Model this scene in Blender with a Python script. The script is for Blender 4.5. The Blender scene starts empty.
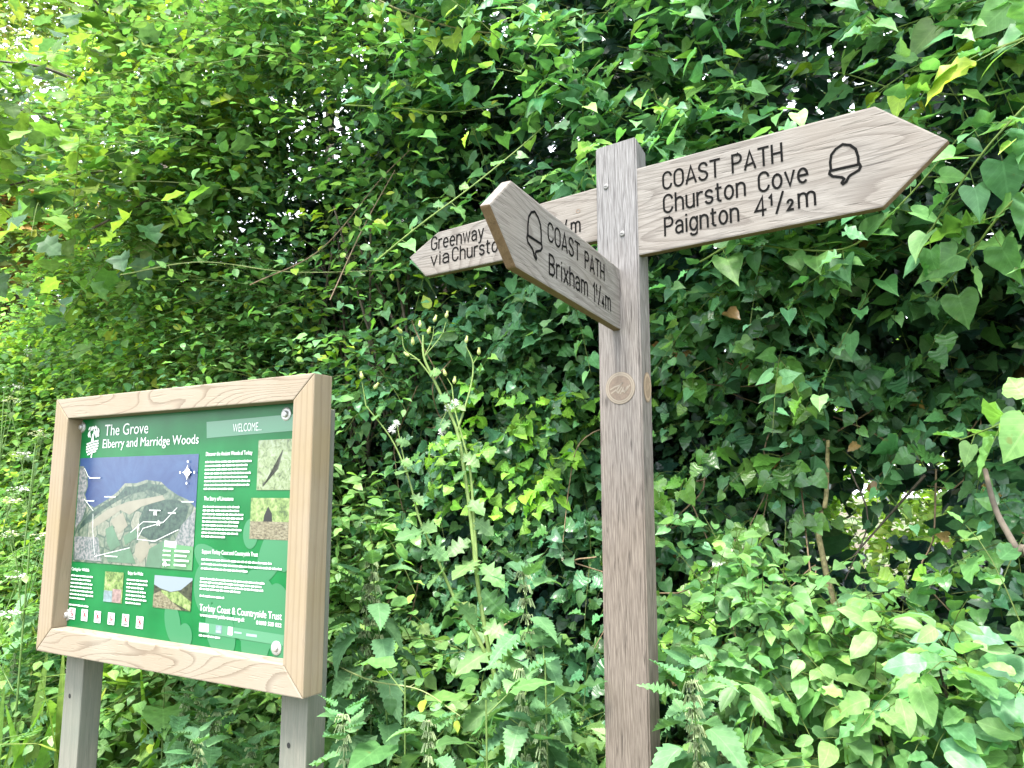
import bpy, bmesh, math, random
import numpy as np
from mathutils import Vector, Matrix

# ------------------------------------------------------------------ camera, sky, sun, exposure
sc = bpy.context.scene
COL = sc.collection
R = math.radians
EYE = np.array([0.0, 0.0, 1.6]); FPX = 769.0; PITCH = R(8.0)
cam = bpy.data.cameras.new("camera"); camo = bpy.data.objects.new("camera", cam); COL.objects.link(camo)
camo.location = EYE; camo.rotation_euler = (R(90) + PITCH, 0, 0)
cam.sensor_fit = 'HORIZONTAL'; cam.sensor_width = 36.0; cam.lens = FPX / 1024 * 36.0
cam.clip_start = 0.05; cam.clip_end = 500
sc.camera = camo
SUN_EL, SUN_AZ = R(66), R(212)                  # azimuth clockwise from +Y
w = bpy.data.worlds.new("World"); sc.world = w; w.use_nodes = True
nt = w.node_tree; bgn = nt.nodes["Background"]
sky = nt.nodes.new("ShaderNodeTexSky"); sky.sky_type = 'NISHITA'; sky.sun_disc = False
sky.sun_elevation = SUN_EL; sky.sun_rotation = SUN_AZ; sky.air_density = 1.0; sky.dust_density = 2.0; sky.ozone_density = 1.0
wc = nt.nodes.new("ShaderNodeTexCoord"); wn = nt.nodes.new("ShaderNodeTexNoise"); wn.inputs["Scale"].default_value = 2.2; wn.inputs["Detail"].default_value = 6.0
nt.links.new(wc.outputs["Generated"], wn.inputs["Vector"])
wr = nt.nodes.new("ShaderNodeValToRGB"); wr.color_ramp.elements[0].position = 0.30; wr.color_ramp.elements[1].position = 0.55
wr.color_ramp.elements[0].color = (0.45, 0.45, 0.45, 1); wr.color_ramp.elements[1].color = (0.9, 0.9, 0.9, 1); nt.links.new(wn.outputs[0], wr.inputs[0])
wm = nt.nodes.new("ShaderNodeMix"); wm.data_type = 'RGBA'; wm.inputs[7].default_value = (9.0, 9.5, 10.2, 1)      # thin bright cloud over the blue
nt.links.new(wr.outputs[0], wm.inputs[0]); nt.links.new(sky.outputs[0], wm.inputs[6]); nt.links.new(wm.outputs[2], bgn.inputs[0]); bgn.inputs[1].default_value = 0.15
sl = bpy.data.lights.new("sun", 'SUN'); so = bpy.data.objects.new("sun", sl); COL.objects.link(so)
sl.energy = 3.2; sl.angle = R(16); sl.color = (1.0, 0.95, 0.86)
sd = Vector((math.sin(SUN_AZ) * math.cos(SUN_EL), math.cos(SUN_AZ) * math.cos(SUN_EL), math.sin(SUN_EL)))
so.rotation_euler = sd.to_track_quat('Z', 'Y').to_euler()
sc.view_settings.view_transform = 'Standard'; sc.view_settings.look = 'None'
sc.view_settings.gamma = 1.0; sc.view_settings.use_curve_mapping = False
sc.view_settings.exposure = 2.05
sc.cycles.max_bounces = 8; sc.cycles.diffuse_bounces = 4; sc.cycles.transmission_bounces = 5
sc.cycles.transparent_max_bounces = 4; sc.cycles.use_denoising = True

rng = np.random.default_rng(11)
random.seed(5)

# ------------------------------------------------------------------ helpers
def srgb(r, g, b):
    f = lambda c: (c / 255 / 12.92) if c / 255 <= 0.04045 else ((c / 255 + 0.055) / 1.055) ** 2.4
    return (f(r), f(g), f(b), 1.0)

def link(o, parent=None):
    COL.objects.link(o)
    if parent is not None: o.parent = parent
    return o

def tag(o, label=None, cat=None, group=None, kind=None):
    for k, v in (("label", label), ("category", cat), ("group", group), ("kind", kind)):
        if v: o[k] = v
    return o

def empty(name, loc=(0, 0, 0), rz=0.0):
    o = bpy.data.objects.new(name, None); o.empty_display_size = 0.1
    o.location = loc; o.rotation_euler = (0, 0, rz)
    return link(o)

def copy_tree(o, parent=None):
    c = o.copy(); COL.objects.link(c)
    if parent is not None: c.parent = parent
    for ch in [x for x in o.children]: copy_tree(ch, c)
    return c

def unit(v):
    v = np.asarray(v, float)
    return v / np.maximum(np.linalg.norm(v, axis=-1, keepdims=True), 1e-9)

def at(px, py, D):
    """the point D metres away (horizontally) in the direction the photograph shows at px, py"""
    u = (px - 512) / FPX; v = (384 - py) / FPX
    r = np.array([u, math.cos(PITCH) - v * math.sin(PITCH), math.sin(PITCH) + v * math.cos(PITCH)])
    return EYE + r * (D / math.hypot(r[0], r[1]))

def project(P):
    d = np.asarray(P) - EYE; c, s = math.cos(PITCH), math.sin(PITCH)
    wd = d[..., 1] * c + d[..., 2] * s; v = -d[..., 1] * s + d[..., 2] * c
    wd = np.where(wd < 0.05, 0.05, wd)
    return 512 + FPX * d[..., 0] / wd, 384 - FPX * v / wd, wd

def in_view(P, m=170):
    x, y, wd = project(P)
    return (x > -m) & (x < 1024 + m) & (y > -m) & (y < 768 + m) & (wd > 0.4)

# ---- materials
def new_mat(name):
    m = bpy.data.materials.new(name); m.use_nodes = True
    return m, m.node_tree, m.node_tree.nodes["Principled BSDF"]

def N(t, kind, **kw):
    n = t.nodes.new(kind)
    for k, v in kw.items():
        if k.startswith("i_"):
            key = k[2:]
            n.inputs[int(key) if key.isdigit() else key].default_value = v
        else: setattr(n, k, v)
    return n

def ramp(t, fac, stops):
    n = t.nodes.new("ShaderNodeValToRGB"); e = n.color_ramp.elements
    e[0].position, e[0].color = stops[0]; e[1].position, e[1].color = stops[-1]
    for p, c in stops[1:-1]:
        x = e.new(p); x.color = c
    t.links.new(fac, n.inputs[0]); return n.outputs[0]

def mix(t, fac, a, b, mode='MIX'):
    n = t.nodes.new("ShaderNodeMix"); n.data_type = 'RGBA'; n.blend_type = mode
    for sock, v in ((n.inputs[0], fac), (n.inputs[6], a), (n.inputs[7], b)):
        if hasattr(v, "default_value"): t.links.new(v, sock)
        else: sock.default_value = v
    return n.outputs[2]

def math_n(t, op, a, b=0.0):
    n = t.nodes.new("ShaderNodeMath"); n.operation = op
    for s_, v in ((n.inputs[0], a), (n.inputs[1], b)):
        if hasattr(v, "default_value"): t.links.new(v, s_)
        else: s_.default_value = v
    return n.outputs[0]

def plain(name, col, rough=0.6, metal=0.0, noise=0.0, nscale=30.0):
    m, t, b = new_mat(name)
    b.inputs["Roughness"].default_value = rough; b.inputs["Metallic"].default_value = metal
    if noise:
        tc = N(t, "ShaderNodeTexCoord"); nz = N(t, "ShaderNodeTexNoise", i_Scale=nscale, i_Detail=5.0)
        t.links.new(tc.outputs["Object"], nz.inputs["Vector"])
        lo = tuple(c * (1 - noise) for c in col[:3]) + (1,); hi = tuple(min(1, c * (1 + noise)) for c in col[:3]) + (1,)
        t.links.new(ramp(t, nz.outputs[0], [(0.3, lo), (0.7, hi)]), b.inputs["Base Color"])
    else: b.inputs["Base Color"].default_value = col
    return m

def wood(name, axis, pale, dark, fibre, ring_scale=30.0, ring_mix=0.6, distort=5.0, tilt=0.22, seed=0.0, check=0.3,
         rough=0.85, bump=0.25, stain=None, streak=1.0, along=0.13, ring_lo=0.35, ring_hi=0.95, silver=None, contour=0.0, split=0.0):
    """sawn timber: growth rings cut at a slant, fine fibres, drying checks, weather stains"""
    m, t, b = new_mat(name); L = t.links.new
    tc = N(t, "ShaderNodeTexCoord"); src = tc.outputs["Object"]
    ax = "xyz".index(axis)
    sc_ = [1, 1, 1]; sc_[ax] = along
    rot = [0, 0, 0]; rot[(ax + 1) % 3] = tilt; rot[(ax + 2) % 3] = tilt * 0.6
    off = [0.013 + seed, 0.021 + seed * 0.7, 0.017 - seed * 0.4]
    mp = N(t, "ShaderNodeMapping"); mp.inputs["Scale"].default_value = sc_; mp.inputs["Rotation"].default_value = rot; mp.inputs["Location"].default_value = off
    L(src, mp.inputs[0])
    wv = N(t, "ShaderNodeTexWave", wave_type='RINGS', rings_direction="XYZ"[ax], wave_profile='SAW', i_Scale=ring_scale, i_Distortion=distort, i_Detail=2.0)
    wv.inputs["Detail Scale"].default_value = 0.35
    L(mp.outputs[0], wv.inputs["Vector"])
    fs = [430, 430, 430]; fs[ax] = 20
    mf = N(t, "ShaderNodeMapping"); mf.inputs["Scale"].default_value = fs; mf.inputs["Location"].default_value = (seed * 3, 1, 2); L(src, mf.inputs[0])
    fb = N(t, "ShaderNodeTexNoise", i_Scale=1.0, i_Detail=4.0, i_Roughness=0.6); L(mf.outputs[0], fb.inputs["Vector"])
    cs = [150, 150, 150]; cs[ax] = 12
    mc = N(t, "ShaderNodeMapping"); mc.inputs["Scale"].default_value = cs; mc.inputs["Location"].default_value = (5 + seed, 3, 1); L(src, mc.inputs[0])
    ck = N(t, "ShaderNodeTexNoise", i_Scale=1.0, i_Detail=3.0, i_Distortion=0.4); L(mc.outputs[0], ck.inputs["Vector"])
    chk = ramp(t, ck.outputs[0], [(0.30, (0, 0, 0, 1)), (0.40, (1, 1, 1, 1))])
    st = N(t, "ShaderNodeTexNoise", i_Scale=5.0, i_Detail=4.0); L(src, st.inputs["Vector"])
    ringv = wv.outputs[0]
    if contour:                                       # flat-sawn figure: nested loops and flames along the board
        cm = N(t, "ShaderNodeMapping"); k_ = [9, 9, 9]; k_[ax] = 1.7; cm.inputs["Scale"].default_value = k_; cm.inputs["Location"].default_value = (seed * 7, seed * 5, seed * 3); L(src, cm.inputs[0])
        cn = N(t, "ShaderNodeTexNoise", i_Scale=1.0, i_Detail=1.2, i_Roughness=0.45, i_Distortion=0.25); L(cm.outputs[0], cn.inputs["Vector"])
        ringv = math_n(t, 'FRACT', math_n(t, 'ADD', math_n(t, 'MULTIPLY', cn.outputs[0], contour), math_n(t, 'MULTIPLY', fb.outputs[0], 0.22)))
    rg = ramp(t, ringv, [(ring_lo, (0, 0, 0, 1)), (ring_hi, (1, 1, 1, 1)), (1.0, (0.2, 0.2, 0.2, 1))])
    patch = ramp(t, st.outputs[0], [(0.36, (0.35, 0.35, 0.35, 1)), (0.60, (1, 1, 1, 1))])
    c = mix(t, math_n(t, 'MULTIPLY', math_n(t, 'MULTIPLY', rg, patch), ring_mix), pale, dark)
    fac = ramp(t, fb.outputs[0], [(0.40, (0, 0, 0, 1)), (0.62, (1, 1, 1, 1))])
    c = mix(t, math_n(t, 'MULTIPLY', fac, 0.70 * streak), c, fibre)
    c = mix(t, math_n(t, 'MULTIPLY', math_n(t, 'SUBTRACT', 1.0, chk), check), c, tuple(x * 0.30 for x in dark[:3]) + (1,))
    if stain is not None:
        c = mix(t, math_n(t, 'MULTIPLY', ramp(t, st.outputs[0], [(0.42, (0, 0, 0, 1)), (0.66, (1, 1, 1, 1))]), 0.65), c, stain)
    if split:                                         # long drying cracks
        xs = [45, 45, 45]; xs[ax] = 1.3
        xm = N(t, "ShaderNodeMapping"); xm.inputs["Scale"].default_value = xs; xm.inputs["Location"].default_value = (2 + seed, 8, 4); L(src, xm.inputs[0])
        xn = N(t, "ShaderNodeTexNoise", i_Scale=1.0, i_Detail=2.0, i_Distortion=0.3); L(xm.outputs[0], xn.inputs["Vector"])
        c = mix(t, math_n(t, 'MULTIPLY', ramp(t, xn.outputs[0], [(0.484, (0, 0, 0, 1)), (0.496, (1, 1, 1, 1)), (0.508, (0, 0, 0, 1))]), split), c, tuple(x * 0.5 for x in dark[:3]) + (1,))
    if silver is not None:                            # the top of the post has silvered, the sheltered shaft is still brown
        sz_ = N(t, "ShaderNodeSeparateXYZ"); L(src, sz_.inputs[0])
        g = N(t, "ShaderNodeMapRange"); g.inputs[1].default_value = silver[0]; g.inputs[2].default_value = silver[1]
        L(math_n(t, 'ADD', sz_.outputs[2], math_n(t, 'MULTIPLY', st.outputs[0], 0.5)), g.inputs[0])
        c = mix(t, g.outputs[0], mix(t, 1.0, c, silver[2], 'MULTIPLY'), c)
    L(c, b.inputs["Base Color"]); b.inputs["Roughness"].default_value = rough
    b.inputs["Specular IOR Level"].default_value = 0.25
    h = math_n(t, 'ADD', math_n(t, 'MULTIPLY', chk, 1.0), math_n(t, 'ADD', math_n(t, 'MULTIPLY', rg, -0.3), math_n(t, 'MULTIPLY', fb.outputs[0], 0.6)))
    bp = N(t, "ShaderNodeBump", i_Strength=bump, i_Distance=0.002); L(h, bp.inputs["Height"]); L(bp.outputs[0], b.inputs["Normal"])
    return m

def leaf_mat(name, rough=0.45, trans=0.38, spec=0.4, vein=0.25, tcol=(1.15, 1.2, 0.55)):
    m, t, b = new_mat(name); L = t.links.new
    at_ = N(t, "ShaderNodeAttribute", attribute_name="leaf_color"); uv = N(t, "ShaderNodeAttribute", attribute_name="leaf_uv")
    sep = N(t, "ShaderNodeSeparateXYZ"); L(uv.outputs["Vector"], sep.inputs[0])
    au = math_n(t, 'ABSOLUTE', sep.outputs[0])
    mid = math_n(t, 'LESS_THAN', au, 0.045)
    q = math_n(t, 'FRACT', math_n(t, 'SUBTRACT', math_n(t, 'MULTIPLY', sep.outputs[1], 6.5), math_n(t, 'MULTIPLY', au, 2.2)))
    side = math_n(t, 'LESS_THAN', q, 0.13)
    vf = math_n(t, 'MAXIMUM', mid, math_n(t, 'MULTIPLY', side, 0.6))
    tc = N(t, "ShaderNodeTexCoord"); nz = N(t, "ShaderNodeTexNoise", i_Scale=55.0, i_Detail=3.0); L(tc.outputs["Object"], nz.inputs["Vector"])
    var = ramp(t, nz.outputs[0], [(0.3, (0.78, 0.80, 0.75, 1)), (0.7, (1.18, 1.15, 1.1, 1))])
    c0 = mix(t, 1.0, at_.outputs["Color"], var, 'MULTIPLY')
    pale = mix(t, 1.0, c0, (1.7, 1.55, 1.6, 1), 'MULTIPLY')
    c = mix(t, math_n(t, 'MULTIPLY', vf, vein * 2), c0, pale)
    n3 = N(t, "ShaderNodeTexNoise", i_Scale=38.0, i_Detail=2.0); L(tc.outputs["Object"], n3.inputs["Vector"])
    c = mix(t, math_n(t, 'MULTIPLY', ramp(t, n3.outputs[0], [(0.70, (0, 0, 0, 1)), (0.76, (1, 1, 1, 1))]), 0.6), c, (0.16, 0.13, 0.04, 1))
    L(c, b.inputs["Base Color"]); b.inputs["Roughness"].default_value = rough; b.inputs["Specular IOR Level"].default_value = spec
    bp = N(t, "ShaderNodeBump", i_Strength=0.35, i_Distance=0.004)
    L(math_n(t, 'ADD', math_n(t, 'MULTIPLY', q, 0.5), math_n(t, 'MULTIPLY', nz.outputs[0], 0.8)), bp.inputs["Height"]); L(bp.outputs[0], b.inputs["Normal"])
    tr = N(t, "ShaderNodeBsdfTranslucent"); L(mix(t, 1.0, c0, tcol + (1,), 'MULTIPLY'), tr.inputs[0])
    ms = N(t, "ShaderNodeMixShader"); ms.inputs[0].default_value = trans
    L(b.outputs[0], ms.inputs[1]); L(tr.outputs[0], ms.inputs[2])
    L(ms.outputs[0], t.nodes["Material Output"].inputs[0])
    return m

# ---- meshes
def from_bm(name, bm, mat, parent=None, smooth=False):
    me = bpy.data.meshes.new(name); bm.normal_update()
    if smooth:
        for f in bm.faces: f.smooth = True
    bm.to_mesh(me); bm.free()
    for m in (mat if isinstance(mat, (list, tuple)) else [mat]): me.materials.append(m)
    return link(bpy.data.objects.new(name, me), parent)

def add_hull(bm, outline, y0, y1, bev=0.0, mi=0):
    """prism: outline in (x, z), from depth y0 (front) to y1 (back)"""
    t = bmesh.new()
    fr = [t.verts.new((x, y0, z)) for x, z in outline]; bk = [t.verts.new((x, y1, z)) for x, z in outline]
    t.faces.new(fr); t.faces.new(bk[::-1]); n = len(fr)
    for i in range(n): t.faces.new((fr[(i + 1) % n], fr[i], bk[i], bk[(i + 1) % n]))
    bmesh.ops.recalc_face_normals(t, faces=t.faces[:])
    if bev: bmesh.ops.bevel(t, geom=t.edges[:], offset=bev, segments=2, profile=0.6, affect='EDGES')
    for f in t.faces: f.material_index = mi
    me = bpy.data.meshes.new("tmp"); t.to_mesh(me); t.free(); bm.from_mesh(me); bpy.data.meshes.remove(me)

def rect(x0, z0, x1, z1): return [(x0, z0), (x1, z0), (x1, z1), (x0, z1)]

def add_poly(bm, pts, y, mi=0):
    """flat face on the plane y, looking towards -y"""
    f = bm.faces.new([bm.verts.new((x, y, z)) for x, z in pts]); f.normal_update()
    if f.normal.y > 0: f.normal_flip()
    f.material_index = mi; return f

def ring_pts(cx, cz, rx, rz, n=24, a0=0.0, rot=0.0):
    c, s = math.cos(rot), math.sin(rot); out = []
    for i in range(n):
        a = a0 + 2 * math.pi * i / n; x, z = rx * math.cos(a), rz * math.sin(a)
        out.append((cx + x * c - z * s, cz + x * s + z * c))
    return out

def add_ribbon(bm, pts, width, y, mi=0, closed=False):
    P = [Vector(p) for p in pts]; n = len(P); lo, hi = [], []
    for i in range(n):
        a = P[i - 1] if (i > 0 or closed) else None; c = P[(i + 1) % n] if (i < n - 1 or closed) else None
        d1 = (P[i] - a).normalized() if a is not None else None; d2 = (c - P[i]).normalized() if c is not None else None
        if d1 is None: d1 = d2
        if d2 is None: d2 = d1
        n1, n2 = Vector((-d1.y, d1.x)), Vector((-d2.y, d2.x)); m = n1 + n2
        m = n1 if m.length < 1e-4 else m.normalized(); k = 1 / max(0.45, m.dot(n1))
        o = m * (width / 2 * k); q = P[i].copy()
        if a is None: q -= d2 * width * 0.35
        if c is None: q += d1 * width * 0.35
        lo.append(q - o); hi.append(q + o)
    v = [(bm.verts.new((l.x, y, l.y)), bm.verts.new((h.x, y, h.y))) for l, h in zip(lo, hi)]
    for i in range(n if closed else n - 1):
        j = (i + 1) % n
        f = bm.faces.new((v[i][0], v[j][0], v[j][1], v[i][1])); f.normal_update()
        if f.normal.y > 0: f.normal_flip()
        f.material_index = mi

def add_disc(bm, c, r, h, axis_y=-1, n=20, dome=0.0, mi=0):
    """screw head or washer: a short round boss standing on the plane y=c[1] towards -y"""
    b0 = [bm.verts.new((c[0] + r * math.cos(2 * math.pi * i / n), c[1], c[2] + r * math.sin(2 * math.pi * i / n))) for i in range(n)]
    b1 = [bm.verts.new((c[0] + r * .96 * math.cos(2 * math.pi * i / n), c[1] - h * .7, c[2] + r * .96 * math.sin(2 * math.pi * i / n))) for i in range(n)]
    b2 = [bm.verts.new((c[0] + r * .75 * math.cos(2 * math.pi * i / n), c[1] - h, c[2] + r * .75 * math.sin(2 * math.pi * i / n))) for i in range(n)]
    for A_, B_ in ((b0, b1), (b1, b2)):
        for i in range(n):
            f = bm.faces.new((A_[i], A_[(i + 1) % n], B_[(i + 1) % n], B_[i])); f.material_index = mi
    ctr = bm.verts.new((c[0], c[1] - h - dome, c[2]))
    for i in range(n):
        f = bm.faces.new((b2[i], b2[(i + 1) % n], ctr)); f.material_index = mi

def np_mesh(name, V, F, mat, parent=None, color=None, uv=None):
    """fast mesh of quads from arrays"""
    me = bpy.data.meshes.new(name); V = np.ascontiguousarray(V, np.float32); F = np.ascontiguousarray(F, np.int32)
    me.vertices.add(len(V)); me.vertices.foreach_set("co", V.ravel())
    me.loops.add(F.size); me.loops.foreach_set("vertex_index", F.ravel())
    me.polygons.add(len(F)); me.polygons.foreach_set("loop_start", np.arange(0, F.size, 4, dtype=np.int32))
    if color is not None:
        a = me.attributes.new("leaf_color", 'FLOAT_COLOR', 'POINT'); a.data.foreach_set("color", np.ascontiguousarray(color, np.float32).ravel())
    if uv is not None:
        a = me.attributes.new("leaf_uv", 'FLOAT_VECTOR', 'POINT'); a.data.foreach_set("vector", np.ascontiguousarray(uv, np.float32).ravel())
    me.update(calc_edges=True); me.validate()
    me.materials.append(mat)
    return link(bpy.data.objects.new(name, me), parent)

def tubes(P, rad, sides=4):
    """P (M,K,3) polylines, rad (M,K) -> verts, quads"""
    P = np.asarray(P, float); rad = np.broadcast_to(np.asarray(rad, float), P.shape[:2]); M, K = P.shape[:2]
    T = unit(np.gradient(P, axis=1)); ref = np.where(np.abs(T[..., 2:3]) > 0.9, np.array([1.0, 0, 0]), np.array([0, 0, 1.0]))
    U = unit(np.cross(T, ref)); W = np.cross(T, U); a = np.arange(sides) * 2 * np.pi / sides
    V = P[:, :, None] + rad[:, :, None, None] * (U[:, :, None] * np.cos(a)[None, None, :, None] + W[:, :, None] * np.sin(a)[None, None, :, None])
    i = np.arange(K - 1)[:, None]; j = np.arange(sides)[None]; j2 = (j + 1) % sides
    f = np.stack([i * sides + j, i * sides + j2, (i + 1) * sides + j2, (i + 1) * sides + j], -1).reshape(-1, 4)
    F = (f[None] + (np.arange(M) * K * sides)[:, None, None]).reshape(-1, 4)
    return V.reshape(-1, 3), F

def tube_obj(name, polys, mat, parent=None, sides=5, color=(0.1, 0.14, 0.03)):
    """list of (points (K,3), r0, r1) -> one mesh"""
    Vs, Fs, o = [], [], 0
    for pts, r0, r1 in polys:
        pts = np.asarray(pts, float); v, f = tubes(pts[None], np.linspace(r0, r1, len(pts))[None], sides)
        Vs.append(v); Fs.append(f + o); o += len(v)
    V = np.concatenate(Vs); c = np.tile(np.array(tuple(color) + (1,)), (len(V), 1))
    return np_mesh(name, V, np.concatenate(Fs), mat, parent, c)

def spline(pts, n):
    """Catmull-Rom through pts"""
    P = np.asarray(pts, float); P = np.vstack([2 * P[0] - P[1], P, 2 * P[-1] - P[-2]]); out = []
    for u in np.linspace(0, len(P) - 3 - 1e-6, n):
        i = int(u); t = u - i; a, b, c, d = P[i:i + 4]
        out.append(0.5 * (2 * b + (c - a) * t + (2 * a - 5 * b + 4 * c - d) * t * t + (3 * b - a - 3 * c + d) * t ** 3))
    return np.array(out)

# ---- leaves: pairs of (y on the midrib, x and y on the edge); length runs along +Y, face looks along +Z
SHAPES = {
    "ovate": [(0, .01, 0), (.12, .20, .08), (.32, .32, .27), (.58, .29, .55), (.82, .13, .80), (1, .005, 1)],
    "oval":  [(0, .01, 0), (.10, .17, .07), (.30, .27, .26), (.55, .28, .52), (.80, .17, .78), (1, .005, 1)],
    "small": [(0, .01, 0), (.25, .27, .2), (.65, .22, .62), (1, .005, 1)],
    "lance": [(0, .01, 0), (.2, .13, .18), (.55, .15, .52), (1, .005, 1)],
    "heart": [(0, .02, -.02), (.04, .26, -.14), (.14, .42, -.02), (.36, .40, .26), (.62, .23, .57), (.85, .07, .82), (1, .005, 1)],
    "ivy":   [(0, .02, -.02), (.04, .28, -.13), (.12, .46, -.04), (.24, .52, .16), (.38, .40, .36), (.56, .33, .56), (.78, .15, .78), (1, .005, 1)],
    "maple": [(0, .02, 0), (.04, .34, -.14), (.12, .27, .06), (.24, .62, .30), (.34, .30, .34), (.48, .24, .50), (.60, .36, .74), (.76, .15, .74), (1, .005, 1)],
    "nettle": [(0, .02, -.02), (.06, .27, -.05), (.14, .27, .12), (.20, .37, .16), (.28, .28, .28), (.34, .34, .33), (.43, .24, .44), (.50, .27, .49),
               (.58, .18, .60), (.65, .20, .65), (.73, .11, .75), (.80, .11, .80), (1, .005, 1)],
    "thistle": [(0, .03, 0), (.07, .14, .03), (.18, .12, .18), (.30, .34, .24), (.40, .16, .40), (.52, .38, .46), (.62, .20, .64), (.75, .25, .72), (.88, .12, .88), (1, .005, 1)],
    "blade": [(0, .022, 0), (.2, .030, .2), (.4, .031, .4), (.6, .027, .6), (.8, .018, .8), (1, .003, 1)],
}
def toothed(profile_, n, amp):
    ys = np.linspace(0, 1, 2 * n + 1); out = []
    for i, y in enumerate(ys):
        w_ = np.interp(y, *zip(*profile_)); k = 1 + amp * (.5 if i % 2 else -.5)
        out.append((float(y), max(.005, float(w_ * k)), float(y - .03 + (.02 if i % 2 else 0) if 0 < i < 2 * n else y)))
    return out
SHAPES["nettle"] = toothed([(0, .04), (.08, .22), (.22, .31), (.40, .27), (.62, .18), (.82, .09), (1, .004)], 11, .20)
SHAPES["maple"] = [(0, .02, 0), (.04, .30, -.12), (.12, .31, .05), (.22, .58, .27), (.32, .40, .37), (.46, .31, .50), (.60, .36, .70), (.78, .17, .80), (1, .005, 1)]
def smooth_shape(pr):
    a = np.array(pr); out = []
    Q = np.vstack([2 * a[0] - a[1], a, 2 * a[-1] - a[-2]])
    for i in range(1, len(Q) - 2):
        for u in (0, .5):
            p0, p1, p2, p3 = Q[i - 1:i + 3]; out.append(0.5 * (2 * p1 + (p2 - p0) * u + (2 * p0 - 5 * p1 + 4 * p2 - p3) * u * u + (3 * p1 - p0 - 3 * p2 + p3) * u ** 3))
    out.append(a[-1]); return [(float(q[0]), max(.005, float(q[1])), float(q[2])) for q in out]
SHAPES["thistle"] = smooth_shape(SHAPES["thistle"])
for k_ in ("ovate", "oval", "heart", "ivy"): SHAPES["fine_" + k_] = smooth_shape(SHAPES[k_])
def template(kind, fold, curl, wave=0.0, twist=0.0):
    pr = SHAPES[kind]; n = len(pr); V = np.zeros((n * 3, 3)); UV = np.zeros((n * 3, 3))
    mx = max(p[1] for p in pr)
    for i, (my, ex, ey) in enumerate(pr):
        V[i] = (0, my, 0); UV[i] = (0, my, 0)
        for k, sgn in ((1, -1), (2, 1)):
            V[i + k * n] = (sgn * ex * math.cos(fold), ey, ex * math.sin(fold) + wave * math.sin(i * 2.3 + k) * ex)
            UV[i + k * n] = (sgn * ex / mx, ey, 0)
    a = curl * V[:, 1]                                             # bend along an arc
    if abs(curl) > 1e-3:
        r = 1 / curl; y, z = V[:, 1].copy(), V[:, 2].copy()
        V[:, 1] = (r + z) * np.sin(a); V[:, 2] = (r + z) * np.cos(a) - r
    if twist:
        c, s = np.cos(twist * V[:, 1]), np.sin(twist * V[:, 1]); x, z = V[:, 0].copy(), V[:, 2].copy()
        V[:, 0] = x * c - z * s; V[:, 2] = x * s + z * c
    F = []
    for i in range(n - 1):
        F.append((i + n, i, i + 1, i + 1 + n)); F.append((i, i + 2 * n, i + 1 + 2 * n, i + 1))
    return V, np.array(F)[:, [0, 1, 2, 3]], UV

def variants(kind, curl=0.5, fold=0.3, k=5):
    out = []
    for i in range(k):
        out.append(template(kind, fold * rng.uniform(-0.3, 1.5), curl * rng.uniform(-0.2, 1.7), rng.uniform(0, 0.35), rng.uniform(-0.5, 0.5)))
    return out

def colours(n, cols, jit=0.16):
    """a colour per leaf out of the species' palette [(weight, (r,g,b))]"""
    wts = np.array([c[0] for c in cols], float); idx = rng.choice(len(cols), n, p=wts / wts.sum())
    base = np.array([c[1] for c in cols])[idx]
    return np.clip(base * (1 + rng.normal(0, jit, (n, 1))) * (1 + rng.normal(0, jit * 0.4, (n, 3))), 0.002, 0.9)

def leaves_mesh(kind, P, Y, Nn, size, col, curl=0.5, fold=0.3, k=5):
    P, Y, Nn = (np.asarray(a, float) for a in (P, Y, Nn)); size = np.broadcast_to(size, (len(P),))
    Yd = unit(Y); X = unit(np.cross(Yd, Nn)); Z = np.cross(X, Yd)
    pick = rng.integers(0, k, len(P)); Vs, Fs, Cs, Us, o = [], [], [], [], 0
    for q, (V, F, UV) in enumerate(variants(kind, curl, fold, k)):
        m = np.where(pick == q)[0]
        if not len(m): continue
        W = (V[None, :, 0:1] * X[m, None] + V[None, :, 1:2] * Yd[m, None] + V[None, :, 2:3] * Z[m, None]) * size[m, None, None] + P[m, None]
        nv = len(V); Vs.append(W.reshape(-1, 3)); Fs.append((F[None] + (np.arange(len(m)) * nv)[:, None, None]).reshape(-1, 4) + o); o += nv * len(m)
        c = np.concatenate([col[m], np.ones((len(m), 1))], 1); Cs.append(np.repeat(c, nv, 0)); Us.append(np.tile(UV, (len(m), 1)))
    return np.concatenate(Vs), np.concatenate(Fs), np.concatenate(Cs), np.concatenate(Us)

def merge(parts):
    o = 0; V, F, C, U = [], [], [], []
    for v, f, c, u in parts: V.append(v); F.append(f + o); C.append(c); U.append(u); o += len(v)
    return np.concatenate(V), np.concatenate(F), np.concatenate(C), np.concatenate(U)

def foliage(name, parts, mat, parent=None):
    V, F, C, U = merge(parts); return np_mesh(name, V, F, mat, parent, C, U)

# ------------------------------------------------------------------ materials
M_LEAF = leaf_mat("soft leaf", 0.44, 0.42, 0.36, 0.30)
M_IVY = leaf_mat("glossy ivy leaf", 0.30, 0.25, 0.5, 0.22)
M_THIN = leaf_mat("thin spring leaf", 0.48, 0.55, 0.32, 0.2)
M_NETTLE = leaf_mat("nettle leaf", 0.6, 0.3, 0.25, 0.3)
M_STEM = leaf_mat("green stem", 0.5, 0.1, 0.3, 0.0)
M_BARK = plain("grey brown bark", (0.10, 0.08, 0.06, 1), 0.9, noise=0.5, nscale=40)
M_TWIG = plain("dry twig", (0.20, 0.14, 0.08, 1), 0.85, noise=0.4, nscale=60)

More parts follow.
